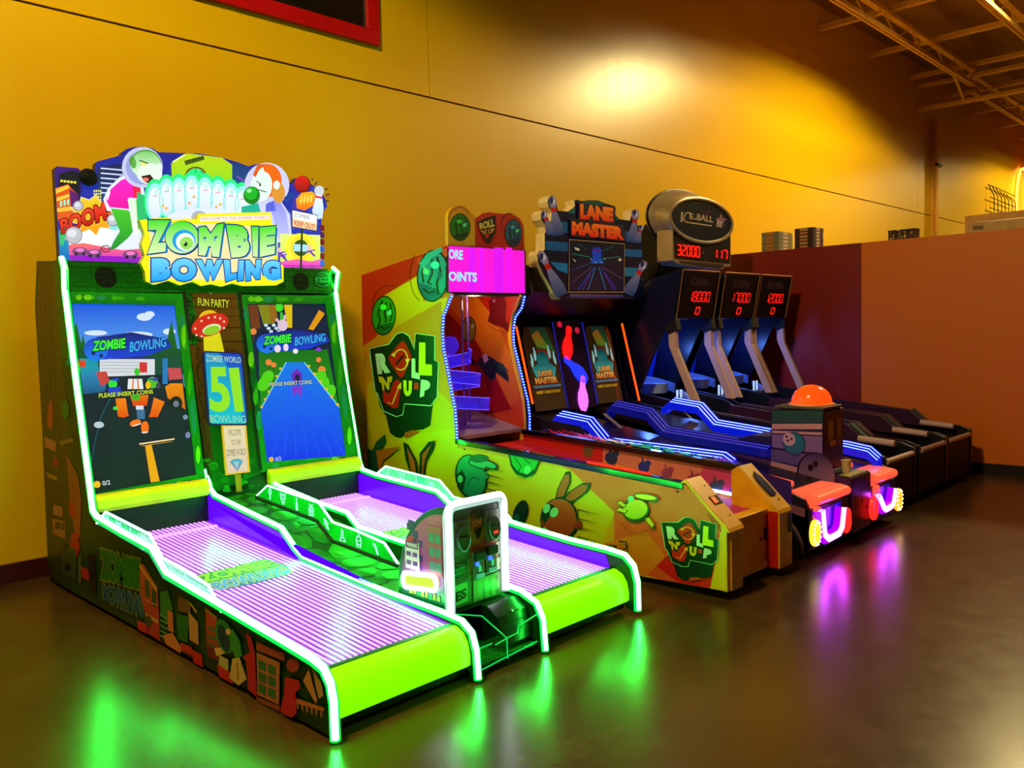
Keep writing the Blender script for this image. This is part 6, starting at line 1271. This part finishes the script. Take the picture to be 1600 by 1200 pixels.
    a.text('ICE-BALL', ((.30, .86), (.72, .86), (.74, .74), (.26, .74)), (110, 80, 90), bold=.0); a.line([(.26, .71), (.72, .71)], .012, (110, 80, 90)); a.line([(.26, .71), (.24, .80), (.30, .88)], .012, (110, 80, 90))
    a.build('display_print', t, printed('dark_display', 0, .45, .15))
    a = Art(lambda u, v: V((X0+w*u, 0, 0))+B_+(A_-B_)*v, n_, start=.006)
    segments(a, digits, ((.24, .57), (.80, .57), (.79, .37), (.22, .37)), (255, 20, 10), .022); a.build('score_digits', t, printed('lit_digits', 1.4, .3)); a.__init__(a.plane, n_, start=.006); segments(a, '0', ((.46, .24), (.60, .24), (.58, .10), (.44, .10)), (255, 20, 10), .030)
    a.build('ball_count_digit', t, printed('lit_digits', 1.4, .3))
    d = bpy.data.lights.new('alley_light', 'POINT'); d.energy = 8; d.color = (.10, .24, 1); d.shadow_soft_size = .05
    o = bpy.data.objects.new('alley_light', d); COL.objects.link(o); o.parent = t; o.location = V((0, 1.0, 1.36))
    b = MB(); b.box(X0+.06, X1-.06, 4.93, 5.0, 1.685, 1.695, mat('lamp_cover', (200, 210, 235), .4)); b.build('lamp_cover', t)
    return t
alley(7.10, .71, '18000', 'ball alley nearest the bowling machines, red display reading 18000')
alley(7.91, .74, '17000', 'middle ball alley of the row, red display reading 17000')
alley(8.68, .74, '12000', 'ball alley nearest the partition, red display reading 12000')
SG = thing('overhead_sign', (8.24, 5.7, 0), 'oval silver-rimmed sign with red score digits on a black stand above the ball alleys', 'sign')
SILV = mat('silver_plastic', (186, 162, 130), .3, .35)
def ell3(cx, cz, rx, rz, y, n=40): return [V((cx+rx*math.cos(q), y, cz+rz*math.sin(q))) for q in [2*math.pi*k/n for k in range(n)]]
ECX, ECZ = 8.24, 2.775
b = MB(); b.loft([ell3(ECX, ECZ, .655, .25, 5.06), ell3(ECX, ECZ, .67, .262, 5.10), ell3(ECX, ECZ+.03, .66, .27, 5.22), ell3(ECX, ECZ+.03, .70, .325, 5.26), ell3(ECX, ECZ+.03, .70, .325, 5.32)], SILV); b.build('oval_housing', SG, smooth=True)
MB().tube(ell3(ECX, ECZ+.03, .705, .33, 5.29), .014, black, 8, closed=True).build('rear_rim', SG)
MB().tube(ell3(ECX, ECZ, .64, .238, 5.052), .022, SILV, 8, closed=True).build('front_rim', SG, smooth=True)
MB().plate(ell3(ECX, ECZ, .63, .23, 5.052), (0, .012, 0), black).build('oval_panel', SG)
a = Art(lambda x, y: ony(x, y, 5.05), hn, start=.003)
a.ell(1096, 345, 47, 30, (6, 6, 12), rot=10, c2=(6, 10, 40))
W_ = (205, 180, 160)
a.text('I', ((1064, 331), (1067, 331), (1066, 347), (1063, 347)), W_, bold=.03); a.line([(1079, 333), (1073, 332), (1069, 337), (1068, 343), (1071, 347), (1112, 353)], 1.9, W_); a.text('E', ((1077, 333), (1083, 334), (1083, 343), (1077, 342)), W_, bold=.03); a.text('-', ((1084, 341), (1087, 341), (1087, 343), (1084, 343)), W_); a.text('BALL', ((1089, 334), (1114, 338), (1114, 348), (1088, 344)), W_, bold=.02); a.text('FX', ((1120, 345), (1128, 346), (1127, 356), (1119, 355)), W_, bold=.02)
sx, sy = 1126, 345
a.poly([(sx+(9.5 if k % 2 == 0 else 4.5)*math.sin(2*math.pi*k/10), sy-(11.5 if k % 2 == 0 else 5)*math.cos(2*math.pi*k/10)) for k in range(10)], (190, 110, 120), (40, 80, 150)); a.text('FX', ((1120, 344), (1129, 346), (1128, 355), (1119, 354)), (215, 190, 180), bold=.04); a.ell(1103, 332, 10, 4, (60, 20, 50))
a.build('oval_print', SG, printed('dark_display', 0, .45, .15))
bx = [ony(x, y, 5.06) for x, y in ((1051, 358), (1142, 362), (1142, 417), (1134, 417), (1128, 421), (1060, 413), (1051, 407))]
MB().plate(bx, (0, .20, 0), SILV).build('score_box', SG, bevel=.006)
MB().plate([ony(x, y, 5.052) for x, y in ((1053, 360), (1141, 364), (1141, 411), (1056, 403))], (0, .008, 0), black).build('score_glass', SG)
a = Art(lambda x, y: ony(x, y, 5.05), hn, start=.004)
a.poly([(1060, 407), (1131, 413), (1130, 418), (1062, 411)], (60, 50, 40)); a.line([(1060, 386), (1058, 392), (1060, 399)], .8, (90, 60, 30)); a.line([(1134, 389), (1136, 396), (1134, 404)], .8, (90, 60, 30)); a.ell(1098, 395, 1.5, 2, (110, 80, 60))
a.build('score_print', SG, printed('dark_display', 0, .45, .15))
a = Art(lambda x, y: ony(x, y, 5.05), hn, start=.006)
segments(a, '32000', ((1057, 382.5), (1093, 386), (1093, 402), (1057, 398)), (255, 20, 10), 2.3); a.build('score_digits', SG, printed('lit_digits', 1.4, .3)); a.__init__(a.plane, hn, start=.006); segments(a, '117', ((1113, 390), (1137, 391.5), (1136, 405.5), (1113, 402.5)), (255, 20, 10), 2.3)
a.build('count_digits', SG, printed('lit_digits', 1.4, .3))
MB().prism([(5.64, .0), (5.64, 2.05), (5.33, 2.2), (5.33, 2.75), (5.5, 2.75), (5.95, 1.9), (5.95, 0)], 'x', 7.78, 8.70, dark).build('stand', SG, bevel=.006)
